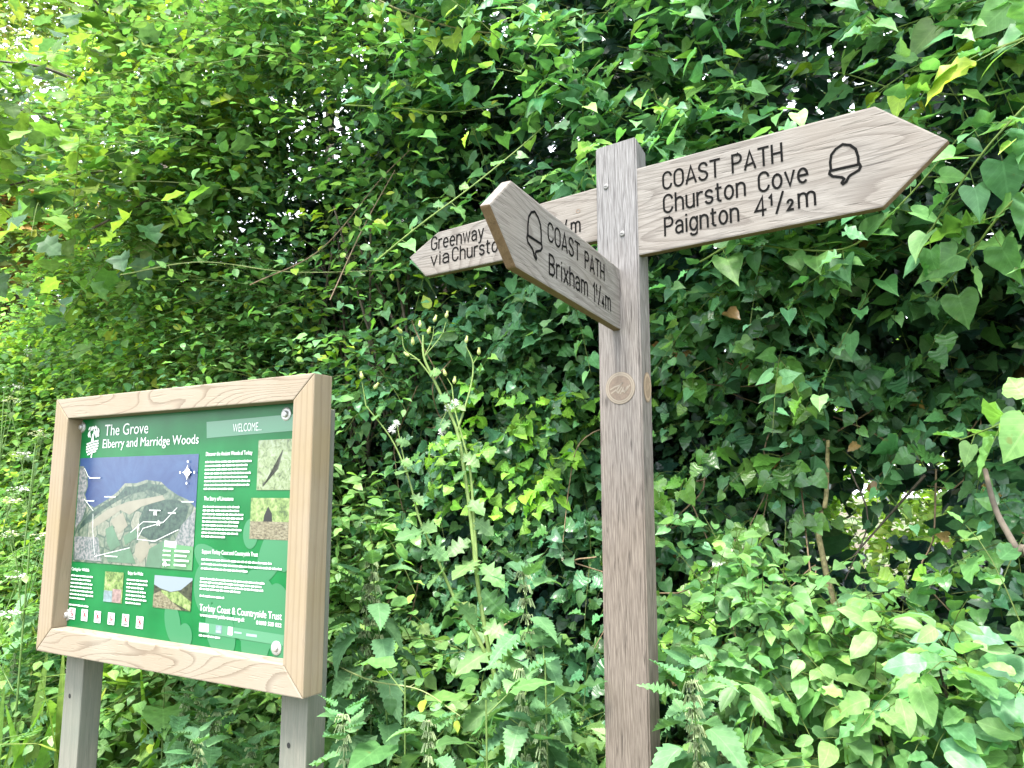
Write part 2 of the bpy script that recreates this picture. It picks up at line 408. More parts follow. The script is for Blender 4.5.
OAK = dict(pale=(0.1856, 0.1807, 0.1819, 1), dark=(0.0523, 0.0458, 0.0462, 1), fibre=(0.0987, 0.0926, 0.0925, 1))
M_POST = wood("weathered oak post", 'z', OAK["pale"], OAK["dark"], OAK["fibre"], 60, 0.42, 14, 0.25, 0.3, 0.55, along=0.35, bump=0.5, ring_lo=0.4, streak=1.3, split=0.45, silver=(1.75, 2.45, (0.8800, 0.7486, 0.6175, 1)))
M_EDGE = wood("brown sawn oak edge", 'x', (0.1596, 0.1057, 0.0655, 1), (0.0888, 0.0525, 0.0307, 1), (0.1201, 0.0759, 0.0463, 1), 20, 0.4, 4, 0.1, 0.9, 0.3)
M_ARM = [wood("weathered oak arm", 'x', (0.1871, 0.1734, 0.1589, 1), (0.0612, 0.0513, 0.0465, 1), (0.1033, 0.0914, 0.0830, 1), 24, 1.0, 11, 0.3, 0.05 + 0.37 * i, 0.4, stain=(0.1540, 0.1339, 0.1164, 1), along=0.3, bump=0.4, ring_lo=0.55, streak=1.0, contour=20, split=0.35) for i in range(3)]
LARCH = dict(pale=(0.2195, 0.1800, 0.1361, 1), dark=(0.0625, 0.0331, 0.0199, 1), fibre=(0.1767, 0.1457, 0.1063, 1))
M_RAILX = wood("larch rail", 'x', LARCH["pale"], LARCH["dark"], LARCH["fibre"], 15, 1.05, 8, 0.36, 0.31, 0.06, stain=(0.2303, 0.2042, 0.1640, 1), along=0.28, ring_lo=0.74, ring_hi=0.98, streak=0.5, bump=0.3, contour=21)
M_RAILZ = wood("larch stile", 'z', (0.2195, 0.1744, 0.1212, 1), LARCH["dark"], LARCH["fibre"], 22, 0.5, 4, 0.10, 0.23, 0.08, stain=(0.1981, 0.1512, 0.0864, 1), along=0.18, ring_lo=0.6, streak=0.7, bump=0.2)
M_SUPPORT = wood("grey softwood post", 'z', (0.1654, 0.1590, 0.1321, 1), (0.0783, 0.0783, 0.0632, 1), (0.1131, 0.1178, 0.0995, 1), 20, 0.4, 3, 0.1, 0.6, 0.2, stain=(0.1131, 0.1242, 0.1036, 1), along=0.15)
M_INK = plain("black routed lettering", (0.004, 0.004, 0.004, 1), 0.9); M_INK.node_tree.nodes["Principled BSDF"].inputs["Specular IOR Level"].default_value = 0.08
M_STEEL = plain("galvanised steel", (0.45, 0.45, 0.44, 1), 0.5, 0.75, 0.15, 200)
M_DULL = plain("dull screw head", (0.16, 0.155, 0.15, 1), 0.55, 0.5)
M_HOLE = plain("dark bolt hole", (0.01, 0.01, 0.01, 1), 0.9)
M_BURN = plain("routed roundel", (0.1125, 0.0828, 0.0612, 1), 0.8, noise=0.15, nscale=200)
M_PALE = plain("roundel ring", (0.1800, 0.1512, 0.1170, 1), 0.8)

# ------------------------------------------------------------------ lie of the land: the lane, the verge and the hedge bank
HD = np.array([math.sin(R(-55)), math.cos(R(-55)), 0.0]); HN = np.array([-HD[1], HD[0], 0.0])   # along the hedge (to the far left); out of it (to the lane)
if HN[1] > 0: HN = -HN
H0 = np.array([0.33, 2.22, 0.0]); UP = np.array([0, 0, 1.0])

def ground_z(off):
    t = np.clip((1.15 - np.asarray(off, float)) / 1.6, 0, 1); return 0.75 * t * t * (3 - 2 * t)

def hp(s, z, off): return H0 + np.multiply.outer(np.asarray(s, float), HD) + np.multiply.outer(np.asarray(off, float), HN) + np.multiply.outer(np.asarray(z, float), UP)
def rooted(P):
    off = (np.asarray(P) - H0) @ HN; q = np.array(P, float); q[2] = float(ground_z(off)); return q

m, t, b = new_mat("earth and leaf litter")
tc = N(t, "ShaderNodeTexCoord"); nz = N(t, "ShaderNodeTexNoise", i_Scale=9.0, i_Detail=8.0, i_Roughness=0.7); t.links.new(tc.outputs["Object"], nz.inputs["Vector"])
n2 = N(t, "ShaderNodeTexNoise", i_Scale=0.7, i_Detail=3.0); t.links.new(tc.outputs["Object"], n2.inputs["Vector"])
ea = ramp(t, nz.outputs[0], [(0.3, (0.035, 0.025, 0.016, 1)), (0.55, (0.09, 0.065, 0.04, 1)), (0.75, (0.16, 0.12, 0.075, 1))])
gr = ramp(t, nz.outputs[0], [(0.3, (0.03, 0.05, 0.012, 1)), (0.7, (0.10, 0.15, 0.04, 1))])
t.links.new(mix(t, ramp(t, n2.outputs[0], [(0.42, (0, 0, 0, 1)), (0.58, (1, 1, 1, 1))]), ea, gr), b.inputs["Base Color"]); b.inputs["Roughness"].default_value = 0.95
bp = N(t, "ShaderNodeBump", i_Strength=0.8, i_Distance=0.03); t.links.new(nz.outputs[0], bp.inputs["Height"]); t.links.new(bp.outputs[0], b.inputs["Normal"])
M_EARTH = m
ss = np.concatenate([np.linspace(-120, -6, 16), np.linspace(-5, 9, 71), np.linspace(10, 120, 16)])
oo = np.concatenate([np.linspace(-120, -4, 16), np.linspace(-3, 4, 50), np.linspace(5, 120, 16)])
S_, O_ = np.meshgrid(ss, oo, indexing='ij')
bumpz = 0.04 * np.sin(S_ * 3.1 + 1) * np.sin(O_ * 2.7) + 0.03 * np.sin(S_ * 7.3) * np.sin(O_ * 6.1 + 2)
Gv = hp(S_.ravel(), (ground_z(O_) + bumpz * (np.abs(O_) < 4)).ravel(), O_.ravel())
na, nb = len(ss), len(oo); ii, jj = np.meshgrid(np.arange(na - 1), np.arange(nb - 1), indexing='ij'); k0 = (ii * nb + jj).ravel()
tag(np_mesh("ground", Gv, np.stack([k0, k0 + nb, k0 + nb + 1, k0 + 1], -1), M_EARTH), kind="structure")

# ------------------------------------------------------------------ stroke lettering for the routed arms
def arc(cx, cy, rx, ry, a0, a1, n=9): return [(cx + rx * math.cos(R(a0 + (a1 - a0) * i / n)), cy + ry * math.sin(R(a0 + (a1 - a0) * i / n))) for i in range(n + 1)]
X = 0.72
GL = {
 'C': (.50, [arc(.25, .70, .25, .30, 12, 180) + arc(.25, .30, .25, .30, 180, 348)]),
 'G': (.52, [arc(.26, .70, .26, .30, 15, 180) + arc(.26, .30, .26, .30, 180, 360) + [(.52, .48), (.30, .48)]]),
 'O': (.52, [arc(.26, .70, .26, .30, 0, 180) + arc(.26, .30, .26, .30, 180, 360) + [(.52, .70)]]),
 'A': (.56, [[(0, 0), (.28, 1), (.56, 0)], [(.011, .20), (.47, .30)]]),
 'S': (.48, [arc(.24, .75, .23, .25, 15, 180, 8) + [(.03, .66), (.12, .56), (.36, .46), (.45, .36)] + arc(.24, .26, .24, .26, 10, -165, 8)]),
 'T': (.52, [[(0, 1), (.52, 1)], [(.26, 1), (.26, 0)]]),
 'P': (.48, [[(0, 0), (0, 1), (.26, 1)] + arc(.26, .75, .22, .25, 90, -90) + [(0, .5)]]),
 'H': (.50, [[(0, 0), (0, 1)], [(.5, 0), (.5, 1)], [(0, .5), (.5, .5)]]),
 'B': (.48, [[(0, .53), (.24, .53)] + arc(.24, .765, .21, .235, -90, 90) + [(0, 1), (0, 0), (.25, 0)] + arc(.25, .265, .23, .265, -90, 90) + [(0.2, .53)]]),
 'h': (.42, [[(0, 0), (0, 1)], [(0, .48)] + arc(.21, .49, .21, .23, 160, 0) + [(.42, 0)]]),
 'u': (.42, [[(0, X)] + arc(.21, .23, .21, .23, 180, 340) , [(.42, X), (.42, 0)]]),
 'r': (.26, [[(0, 0), (0, X)], [(0, .46)] + arc(.21, .48, .21, .24, 165, 70, 5)]),
 's': (.38, [arc(.19, .54, .18, .18, 20, 180, 7) + [(.03, .46), (.12, .39), (.28, .33), (.36, .26)] + arc(.19, .19, .19, .19, 8, -160, 7)]),
 't': (.28, [[(.10, .95), (.10, .16)] + arc(.24, .16, .14, .16, 180, 275, 5), [(0, X), (.27, X)]]),
 'o': (.44, [arc(.22, .36, .22, .36, 90, 450, 20)]),
 'n': (.42, [[(0, 0), (0, X)], [(0, .46)] + arc(.21, .49, .21, .23, 160, 0) + [(.42, 0)]]),
 'v': (.42, [[(0, X), (.21, 0), (.42, X)]]),
 'e': (.44, [[(.02, .38), (.44, .38)] + arc(.22, .36, .22, .36, 5, 310, 16)]),
 'a': (.42, [arc(.20, .50, .20, .22, 160, 0, 7) + [(.40, 0)], [(.40, .42)] + [(.2, .42)] + arc(.19, .21, .19, .21, 90, 270, 8) + [(.40, .10)]]),
 'i': (.04, [[(.02, 0), (.02, X)], [(.02, .93), (.02, .96)]]),
 'g': (.42, [arc(.21, .36, .21, .36, 20, 340, 16), [(.42, X), (.42, -.10)] + arc(.21, -.08, .21, .20, -5, -150, 7)]),
 'm': (.66, [[(0, 0), (0, X)], [(0, .46)] + arc(.165, .51, .165, .21, 160, 0, 7) + [(.33, 0)], [(.33, .46)] + arc(.495, .51, .165, .21, 160, 0, 7) + [(.66, 0)]]),
 'x': (.40, [[(0, X), (.40, 0)], [(.40, X), (0, 0)]]),
 'w': (.60, [[(0, X), (.15, 0), (.30, X), (.45, 0), (.60, X)]]),
 'y': (.42, [[(0, X), (.21, .02)], [(.42, X), (.15, -.22), (.02, -.27)]]),
 '1': (.20, [[(0, .78), (.18, 1), (.18, 0)]]),
 '2': (.46, [arc(.22, .73, .22, .27, 170, -20, 10) + [(0, 0), (.46, 0)]]),
 '4': (.50, [[(.36, 0), (.36, 1), (0, .28), (.50, .28)]]),
 '/': (.34, [[(0, -.04), (.34, 1.04)]]),
 ' ': (.34, []),
}
def lettering(name, text_runs, parent, y, mat, wd):
    """text_runs: (string, x0, x1, baseline z, cap height); letters are spread to span x0..x1"""
    for txt, x0, x1, z0, h in text_runs:
        bm = bmesh.new(); k = 0; toks = []
        for ch in txt:
            if ch in '½¼': toks += [('1', .52, .46), ('/', 1, 0), ('2' if ch == '½' else '4', .52, 0)]
            else: toks.append((ch, 1.0, 0.0))
        adv = sum(GL[c][0] * s_ for c, s_, _ in toks); gaps = max(1, len(toks) - 1)
        gw = 0.20; sx = (x1 - x0) / (adv + gw * gaps); x = x0
        for c, s_, dz in toks:
            for st in GL[c][1]:
                add_ribbon(bm, [(x + px * s_ * sx, z0 + (pz * s_ + dz) * h) for px, pz in st], wd, y - 0.00004 * (k % 9)); k += 1
            x += (GL[c][0] * s_ + gw) * sx
        from_bm(name, bm, mat, parent)

def acorn(name, cx, cz, w_, h_, parent, y, mat, wd, flip=1):
    bm = bmesh.new(); P = lambda pts: [(cx + flip * a * w_, cz + b_ * h_) for a, b_ in pts]
    nut = [(-.44, -.10), (-.45, .12), (-.40, .30), (-.25, .42), (-.02, .50), (.22, .43), (.38, .30), (.44, .10), (.44, -.10)]
    cup = [(-.47, -.10), (.47, -.10), (.50, -.16), (.44, -.24), (.16, -.32), (.10, -.36), (.02, -.46), (-.08, -.50), (-.12, -.46), (-.04, -.38), (-.10, -.33), (-.40, -.25), (-.50, -.17)]
    add_ribbon(bm, P(nut), wd, y); add_ribbon(bm, P(cup), wd, y - 0.00005, closed=True)
    return from_bm(name, bm, mat, parent)

# ------------------------------------------------------------------ the fingerpost
A0 = at(638, 250, 1.6)                             # front right arris of the post
fp = empty("fingerpost", (A0[0], A0[1], 0.0), R(-35))
tag(fp, "weathered oak fingerpost with three routed arms pointing along the coast path", "fingerpost")
bm = bmesh.new()
PW, PD = 0.099, 0.052
ft = [(-PW, -0.2), (0, -0.2), (0, 2.366), (-PW, 2.366)]
t_ = bmesh.new()
v = [t_.verts.new(p) for p in ((-PW, 0, 0.0), (0, 0, 0.0), (0, PD, 0.0), (-PW, PD, 0.0), (-PW, 0, 2.364), (0, 0, 2.366), (0, PD, 2.345), (-PW, PD, 2.343))]
for f in ((0, 1, 5, 4), (1, 2, 6, 5), (2, 3, 7, 6), (3, 0, 4, 7), (4, 5, 6, 7), (3, 2, 1, 0)): t_.faces.new([v[i] for i in f])
bmesh.ops.recalc_face_normals(t_, faces=t_.faces[:]); bmesh.ops.bevel(t_, geom=t_.edges[:], offset=0.0035, segments=2, affect='EDGES')
bmesh.ops.subdivide_edges(t_, edges=[e for e in t_.edges if e.calc_length() > 1], cuts=1)
post = from_bm("post", t_, M_POST, fp)
for x, z in ((-0.073, 2.267), (-0.036, 2.152)):
    q = bmesh.new(); add_disc(q, (x, 0.0, z), 0.0062, 0.0028, dome=0.0006); add_ribbon(q, [(x - .003, z), (x + .003, z)], 0.001, -0.0036, 1)
    from_bm("screw", q, [M_DULL, M_HOLE], post)
q = bmesh.new(); cx, cz = -0.048, 1.817              # round trail disc routed into the front, and its twin on the side
add_poly(q, ring_pts(cx, cz, .0345, .0345, 40), -0.0010, 0); add_poly(q, ring_pts(cx, cz, .0335, .0335, 40), -0.0014, 1)
add_poly(q, ring_pts(cx, cz, .0265, .0265, 36), -0.0018, 0)
for st in ([(-.022, -.002), (-.012, .003), (.000, .006), (.006, .011)], [(.006, .011), (-.004, .000), (-.008, -.006)], [(-.020, -.010), (-.010, -.004), (-.004, -.010), (.004, .001)],
           [(.001, -.012), (.008, .000), (.006, -.008), (.014, -.006), (.023, .004)], [(.010, -.010), (.018, .002)]):
    add_ribbon(q, [(cx + a, cz + c) for a, c in st], 0.0030, -0.0022, 1)
add_ribbon(q, ring_pts(cx, cz, .0300, .0300, 40), 0.0008, -0.0019, 0, closed=True)
rd = from_bm("trail_roundel", q, [M_BURN, M_PALE], post); rd["label"] = "round pale trail emblem routed into the post"
q = bmesh.new(); add_poly(q, ring_pts(0, 0, .019, .032, 36), 0, 0); add_poly(q, ring_pts(0, 0, .0165, .029, 36), -0.0004, 1); add_poly(q, ring_pts(0, 0, .012, .023, 30), -0.0008, 0)
add_ribbon(q, [(-.006, -.008), (0, .008), (.002, -.004), (.007, .008)], .003, -.0012, 1)
sr = from_bm("trail_roundel", q, [plain("side roundel", (0.17, 0.12, 0.08, 1), 0.85), plain("side roundel ring", (0.26, 0.19, 0.13, 1), 0.85)], post)
sr.matrix_local = Matrix.Translation((0.0012, 0.028, 1.818)) @ Matrix.Rotation(R(90), 4, 'Z')

def arm(parent, outline, thick, mat, loc, rz, label, bev=0.0035):
    bm = bmesh.new(); add_hull(bm, outline, 0.0, thick, bev)
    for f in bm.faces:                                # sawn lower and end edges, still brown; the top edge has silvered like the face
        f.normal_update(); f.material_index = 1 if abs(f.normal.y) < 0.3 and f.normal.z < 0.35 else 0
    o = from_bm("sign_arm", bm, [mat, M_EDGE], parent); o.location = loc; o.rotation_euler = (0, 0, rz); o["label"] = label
    return o
WD = 0.0044
# right arm, flush with the post's front
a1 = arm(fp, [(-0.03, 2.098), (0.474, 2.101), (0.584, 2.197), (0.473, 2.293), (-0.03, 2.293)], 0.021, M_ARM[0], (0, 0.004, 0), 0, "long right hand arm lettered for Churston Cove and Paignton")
lettering("lettering", [("COAST PATH", .060, .305, 2.231, .036), ("Churston Cove", .060, .350, 2.179, .038), ("Paignton", .061, .216, 2.130, .037), ("4½", .250, .321, 2.131, .037), ("m", .332, .370, 2.131, .037)], a1, -0.0008, M_INK, WD)
acorn("acorn_emblem", .416, 2.197, .054, .076, a1, -0.0008, M_INK, 0.0048, 1)
# left arm, running on behind the post
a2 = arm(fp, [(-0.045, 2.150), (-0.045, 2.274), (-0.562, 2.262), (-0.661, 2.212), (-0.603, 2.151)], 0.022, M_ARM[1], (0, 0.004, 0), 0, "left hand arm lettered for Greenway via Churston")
lettering("lettering", [("Greenway", -.582, -.415, 2.217, .034), ("via", -.583, -.524, 2.176, .033), ("Churston", -.512, -.350, 2.176, .034), ("/", -.186, -.172, 2.178, .034), ("m", -.165, -.136, 2.180, .033)], a2, -0.0008, M_INK, 0.0040)
q = bmesh.new(); add_ribbon(q, ring_pts(-0.147, 2.228, .005, .004, 12), 0.0012, -0.0008, closed=True); from_bm("knot", q, plain("knot ring", (0.15, 0.1, 0.07, 1), .9), a2)
# near arm, fixed across the post's front and coming towards the lane
loc3 = fp.matrix_basis.inverted() @ Vector((A0[0] - .04, A0[1] + .02, 0.0))
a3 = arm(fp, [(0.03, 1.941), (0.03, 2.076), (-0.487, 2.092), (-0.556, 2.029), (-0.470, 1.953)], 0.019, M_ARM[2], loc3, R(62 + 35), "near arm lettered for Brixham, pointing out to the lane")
lettering("lettering", [("COAST", -.352, -.213, 2.033, .033), ("PATH", -.186, -.086, 2.027, .033), ("Brixham", -.348, -.176, 1.974, .035), ("1¼", -.146, -.090, 1.971, .037), ("m", -.080, -.044, 1.970, .036)], a3, -0.0008, M_INK, 0.0040)
acorn("acorn_emblem", -.405, 2.026, .057, .082, a3, -0.0008, M_INK, 0.0044, -1)

# ------------------------------------------------------------------ the information board
B0 = at(308, 550, 1.8)
ib = empty("information_board", (B0[0], B0[1], 0.0), R(-30))
tag(ib, "green woodland information board in a pale timber frame on two grey posts", "information board")
X0, X1, Z0, Z1 = -1.033, 0.0, 1.156, 1.871; XI0, XI1, ZI0, ZI1 = -0.967, -0.064, 1.222, 1.812; FD = 0.060
def rail(name, quad, mat, y0=0.0, y1=FD, label=None):
    bm = bmesh.new(); add_hull(bm, quad, y0, y1, 0.003); o = from_bm(name, bm, mat, ib)
    if label: o["label"] = label
    return o
G_ = 0.0006
rail("frame_rail", [(X0 + G_, Z1), (X1 - G_, Z1), (XI1 - G_, ZI1), (XI0 + G_, ZI1)], M_RAILX)
rail("frame_rail", [(X0 + G_, Z0), (XI0 + G_, ZI0), (XI1 - G_, ZI0), (X1 - G_, Z0)], M_RAILX)
rail("frame_stile", [(X0, Z0 + G_), (X0, Z1 - G_), (XI0, ZI1 - G_), (XI0, ZI0 + G_)], M_RAILZ)
rail("frame_stile", [(X1, Z0 + G_), (XI1, ZI0 + G_), (XI1, ZI1 - G_), (X1, Z1 - G_)], M_RAILZ)
for x0, x1 in ((-0.985, -0.900), (-0.128, -0.045)):
    bm = bmesh.new(); add_hull(bm, rect(x0, -0.3, x1, 1.80), FD + 0.002, FD + 0.062, 0.003); sp = from_bm("support_post", bm, M_SUPPORT, ib)
    q = bmesh.new(); add_poly(q, ring_pts((x0 + x1) / 2 - .012, 1.03, .0055, .0065, 12), FD + 0.0012); from_bm("bolt_hole", q, M_HOLE, sp)

# panel artwork
YP = 0.045
m, t, b = new_mat("green printed panel"); tc = N(t, "ShaderNodeTexCoord"); nz = N(t, "ShaderNodeTexNoise", i_Scale=9.0, i_Detail=5.0); t.links.new(tc.outputs["Object"], nz.inputs["Vector"])
t.links.new(ramp(t, nz.outputs[0], [(0.35, (0.002, 0.090, 0.022, 1)), (0.7, (0.006, 0.122, 0.033, 1))]), b.inputs["Base Color"]); b.inputs["Roughness"].default_value = 0.30; b.inputs["Specular IOR Level"].default_value = 0.22
M_GREEN = m
M_PETAL = plain("light green print", (0.0239, 0.1291, 0.0551, 1), 0.3); M_BANNER = plain("banner green print", (0.0574, 0.1721, 0.0956, 1), 0.3); M_WHITE = plain("white print", (0.60, 0.62, 0.60, 1), 0.35)
def speckle(name, stops, scale=40.0, detail=6.0, stretch=(1, 1, 1), dist=0.0):
    m, t, b = new_mat(name); tc = N(t, "ShaderNodeTexCoord"); mp = N(t, "ShaderNodeMapping"); mp.inputs["Scale"].default_value = stretch; t.links.new(tc.outputs["Object"], mp.inputs[0])
    nz = N(t, "ShaderNodeTexNoise", i_Scale=scale, i_Detail=detail, i_Roughness=0.7, i_Distortion=dist); t.links.new(mp.outputs[0], nz.inputs["Vector"])
    t.links.new(ramp(t, nz.outputs[0], stops), b.inputs["Base Color"]); b.inputs["Roughness"].default_value = 0.3; return m
bm = bmesh.new(); add_hull(bm, rect(-1.010, 1.185, -0.030, 1.845), YP, YP + 0.004); panel = from_bm("panel", bm, M_GREEN, ib)

def text(name, runs, mat, lvl, bold=0.0, parent=None):
    """runs: (string, x0, x1, baseline, size); squeezed or spread to span x0..x1"""
    for s_, x0, x1, z0, size in runs:
        bm = bmesh.new(); cu = bpy.data.curves.new("t", 'FONT'); cu.body = s_; cu.size = size; cu.offset = bold; cu.resolution_u = 3
        o = bpy.data.objects.new("t", cu); COL.objects.link(o); dg = bpy.context.evaluated_depsgraph_get()
        me = bpy.data.meshes.new_from_object(o.evaluated_get(dg)); bpy.data.objects.remove(o); bpy.data.curves.remove(cu)
        n = len(me.vertices); co = np.zeros(n * 3); me.vertices.foreach_get("co", co); co = co.reshape(-1, 3)
        lo, hi = co[:, 0].min(), co[:, 0].max(); kx = (x1 - x0) / (hi - lo) if x1 else 1.0
        out = np.stack([x0 + (co[:, 0] - lo) * kx, np.full(n, YP - lvl), z0 + co[:, 1]], -1)
        me.vertices.foreach_set("co", out.ravel()); bm.from_mesh(me); bpy.data.meshes.remove(me)
        from_bm(name, bm, mat, parent or panel)

def lines(runs, lvl, name="text_block", mat=None):
    """rows of tiny unreadable print as broken dashes: (x0, x1, z top, z bottom, rows)"""
    r_ = random.Random(3)
    for x0, x1, za, zb, n in runs:
        bm = bmesh.new()
        for i in range(n):
            z = za + (zb - za) * i / max(1, n - 1); x = x0; end = x1 - (x1 - x0) * (r_.random() * 0.18 if i < n - 1 else 0.45)
            while x < end:
                w_ = r_.uniform(0.006, 0.022); w_ = min(w_, x1 - x)
                if w_ > .002:
                    h = 0.0040; add_poly(bm, [(x, z), (x + w_, z), (x + w_, z + h), (x, z + h)], YP - lvl)
                    if r_.random() < .6: xx = x + r_.random() * w_ * .8; add_poly(bm, rect(xx, z + h, xx + .0012, z + h + .0018), YP - lvl)
                x += w_ + 0.0030
        from_bm(name, bm, mat or M_WHITE, panel)

def clip_poly(pts, x0, z0, x1, z1):
    def cut(P, f, g):
        out = []
        for i in range(len(P)):
            a, c = P[i - 1], P[i]; fa, fc = f(a), f(c)
            if fa >= 0 or fc >= 0:
                if fa < 0 or fc < 0: k = fa / (fa - fc); q = (a[0] + (c[0] - a[0]) * k, a[1] + (c[1] - a[1]) * k); out.append(q)
                if fc >= 0: out.append(c)
        return out
    for f in (lambda p: p[0] - x0, lambda p: x1 - p[0], lambda p: p[1] - z0, lambda p: z1 - p[1]):
        pts = cut(pts, f, None)
        if len(pts) < 3: return []
    return pts

bm = bmesh.new()                                      # the pale leaf-and-berry motif behind the text, running off under the frame
for cx, cz, rx, rz, ro in ((-.315, 1.375, .060, .105, 70), (-.235, 1.500, .026, .036, 0), (-.155, 1.465, .040, .085, -28), (-.118, 1.455, .022, .040, 0), (-.360, 1.42, .035, .085, 62), (-.395, 1.36, .035, .06, 10),
                           (-.255, 1.335, .035, .090, 8), (-.180, 1.345, .045, .085, 40), (-.325, 1.265, .05, .07, 30), (-.200, 1.262, .05, .075, -10), (-.455, 1.24, .028, .032, 0), (-.125, 1.30, .05, .09, 12), (-.505, 1.27, .03, .055, 20)):
    p = clip_poly(ring_pts(cx, cz, rx, rz, 32, 0, R(ro)), -1.0, 1.19, -0.04, 1.84)
    if p: add_poly(bm, p, YP - 0.0008 - 0.00003 * len(bm.faces))
from_bm("leaf_motif", bm, M_PETAL, panel)
text("title_lettering", [("The Grove", -.853, -.655, 1.760, .046), ("Elberry and Marridge Woods", -.858, -.444, 1.725, .036)], M_WHITE, 0.0012, 0.0)
bm = bmesh.new(); add_poly(bm, [(-.413, 1.738), (-.108, 1.745), (-.108, 1.785), (-.417, 1.780)], YP - 0.0010); from_bm("welcome_banner", bm, M_BANNER, panel)
text("welcome_lettering", [("WELCOME...", -.315, -.213, 1.750, .030)], M_WHITE, 0.0018, -0.0002)
bm = bmesh.new()                                      # tree emblem
rt_ = random.Random(8)
for i in range(46):
    a = R(-25 + 230 * rt_.random()); r_ = .004 + .025 * math.sqrt(rt_.random())
    add_poly(bm, ring_pts(-.908 + r_ * math.cos(a), 1.766 + r_ * math.sin(a) * .85, .0030, .0046, 8, 0, a), YP - 0.0012 - .00002 * i)
add_poly(bm, [(-.915, 1.744), (-.901, 1.744), (-.905, 1.768), (-.911, 1.768)], YP - 0.0021)
for i in range(6):
    z_ = 1.744 - .0075 * i; hw = math.sqrt(max(1e-6, .028 ** 2 - (z_ - 1.735) ** 2)); add_ribbon(bm, [(-.908 - hw, z_ - .006), (-.908, z_), (-.908 + hw, z_ + .003)], .0048, YP - 0.0013 - .00003 * i)
from_bm("tree_emblem", bm, M_WHITE, panel)
# map
MX0, MX1, MZ0, MZ1 = -.962, -.440, 1.403, 1.698; MW, MH = MX1 - MX0, MZ1 - MZ0
mp_ = lambda pts: [(MX0 + a * MW, MZ1 - c * MH) for a, c in pts]
M_SEA = speckle("map sea", [(0.3, (0.0069, 0.0206, 0.0819, 1)), (0.75, (0.0272, 0.0601, 0.1366, 1))], 7, 4, dist=1.0)
M_LAND, t, b = new_mat("map farmland"); tc = N(t, "ShaderNodeTexCoord"); mp = N(t, "ShaderNodeMapping"); mp.inputs["Rotation"].default_value = (0, 0.6, 0); t.links.new(tc.outputs["Object"], mp.inputs[0])
vo = N(t, "ShaderNodeTexVoronoi", i_Scale=21.0); nz = N(t, "ShaderNodeTexNoise", i_Scale=90.0, i_Detail=5.0); ve = N(t, "ShaderNodeTexVoronoi", feature='DISTANCE_TO_EDGE', i_Scale=21.0)
for n_ in (vo, nz, ve): t.links.new(mp.outputs[0], n_.inputs["Vector"])
fc = ramp(t, vo.outputs["Color"], [(0.2, (0.0363, 0.0665, 0.0435, 1)), (0.5, (0.0750, 0.1028, 0.0665, 1)), (0.8, (0.1632, 0.1572, 0.1209, 1))])
fc = mix(t, 0.5, fc, ramp(t, nz.outputs[0], [(0.35, (0.0363, 0.0605, 0.0484, 1)), (0.65, (0.1693, 0.1814, 0.1451, 1))]))
t.links.new(mix(t, ramp(t, ve.outputs["Distance"], [(0.02, (1, 1, 1, 1)), (0.06, (0, 0, 0, 1))]), fc, (0.0302, 0.0544, 0.0423, 1)), b.inputs["Base Color"]); b.inputs["Roughness"].default_value = 0.3
M_WOODS = speckle("map woodland", [(0.35, (0.0053, 0.0178, 0.0178, 1)), (0.65, (0.0354, 0.0674, 0.0497, 1))], 70, 5)
M_TOWN = speckle("map houses", [(0.4, (0.0497, 0.0710, 0.0710, 1)), (0.6, (0.1705, 0.1669, 0.1705, 1))], 110, 3)
M_FIELD = plain("map pale field", (0.1492, 0.1422, 0.1100, 1), 0.3, noise=0.1); M_FIELD2 = plain("map green field", (0.0532, 0.1065, 0.0674, 1), 0.3, noise=0.15); M_LEGEND = plain("map legend green", (0.0605, 0.1599, 0.0710, 1), 0.3)
bm = bmesh.new(); lv = [0]
def mpoly(pts, mi): lv[0] += 1; add_poly(bm, mp_(pts), YP - 0.0010 - 0.00006 * lv[0], mi)
mpoly([(0, 0), (1, 0), (1, 1), (0, 1)], 0)
mpoly([(0, .08), (.04, .08), (.08, .16), (.09, .28), (.07, .36), (.10, .44), (.16, .48), (.28, .40), (.36, .33), (.42, .25), (.52, .25), (.60, .22), (.72, .24), (.78, .30), (.86, .36), (.94, .40), (1, .47), (1, 1), (0, 1)], 1)
mpoly([(0, .09), (.04, .09), (.07, .17), (.08, .28), (.06, .37), (.09, .46), (.06, .60), (0, .68)], 3)
mpoly([(.06, .68), (.02, .74), (.06, .62), (.14, .52), (.28, .43), (.37, .36), (.43, .28), (.52, .28), (.60, .25), (.72, .27), (.78, .33), (.74, .36), (.62, .31), (.46, .36), (.36, .42), (.20, .54)], 2)
mpoly([(.60, .46), (.72, .40), (.86, .40), (.95, .46), (.92, .62), (.80, .74), (.66, .76), (.58, .72), (.56, .58)], 2)
mpoly([(.90, .62), (1, .48), (1, .80), (.84, .82)], 3); mpoly([(0, .76), (.22, .76), (.26, .98), (.02, .98)], 3)
mpoly([(.14, .62), (.28, .50), (.46, .42), (.74, .36), (.76, .40), (.58, .46), (.48, .54), (.40, .50), (.30, .58), (.16, .68)], 4)
mpoly([(.32, .60), (.42, .52), (.47, .64), (.40, .72)], 4); mpoly([(.55, .80), (.63, .75), (.68, .84), (.60, .97), (.54, .90)], 4)
mpoly([(.28, .68), (.34, .64), (.42, .82), (.34, .88), (.30, .80)], 5); mpoly([(.44, .74), (.54, .66), (.56, .74), (.46, .82)], 5); mpoly([(.30, .90), (.50, .84), (.56, .98), (.32, .98)], 5); mpoly([(.66, .84), (.80, .74), (.76, 1), (.64, 1)], 5)
mpoly([(.77, .78), (1, .80), (1, 1), (.77, 1)], 6); mpoly([(.78, .76), (.87, .765), (.87, .82), (.78, .81)], 7)
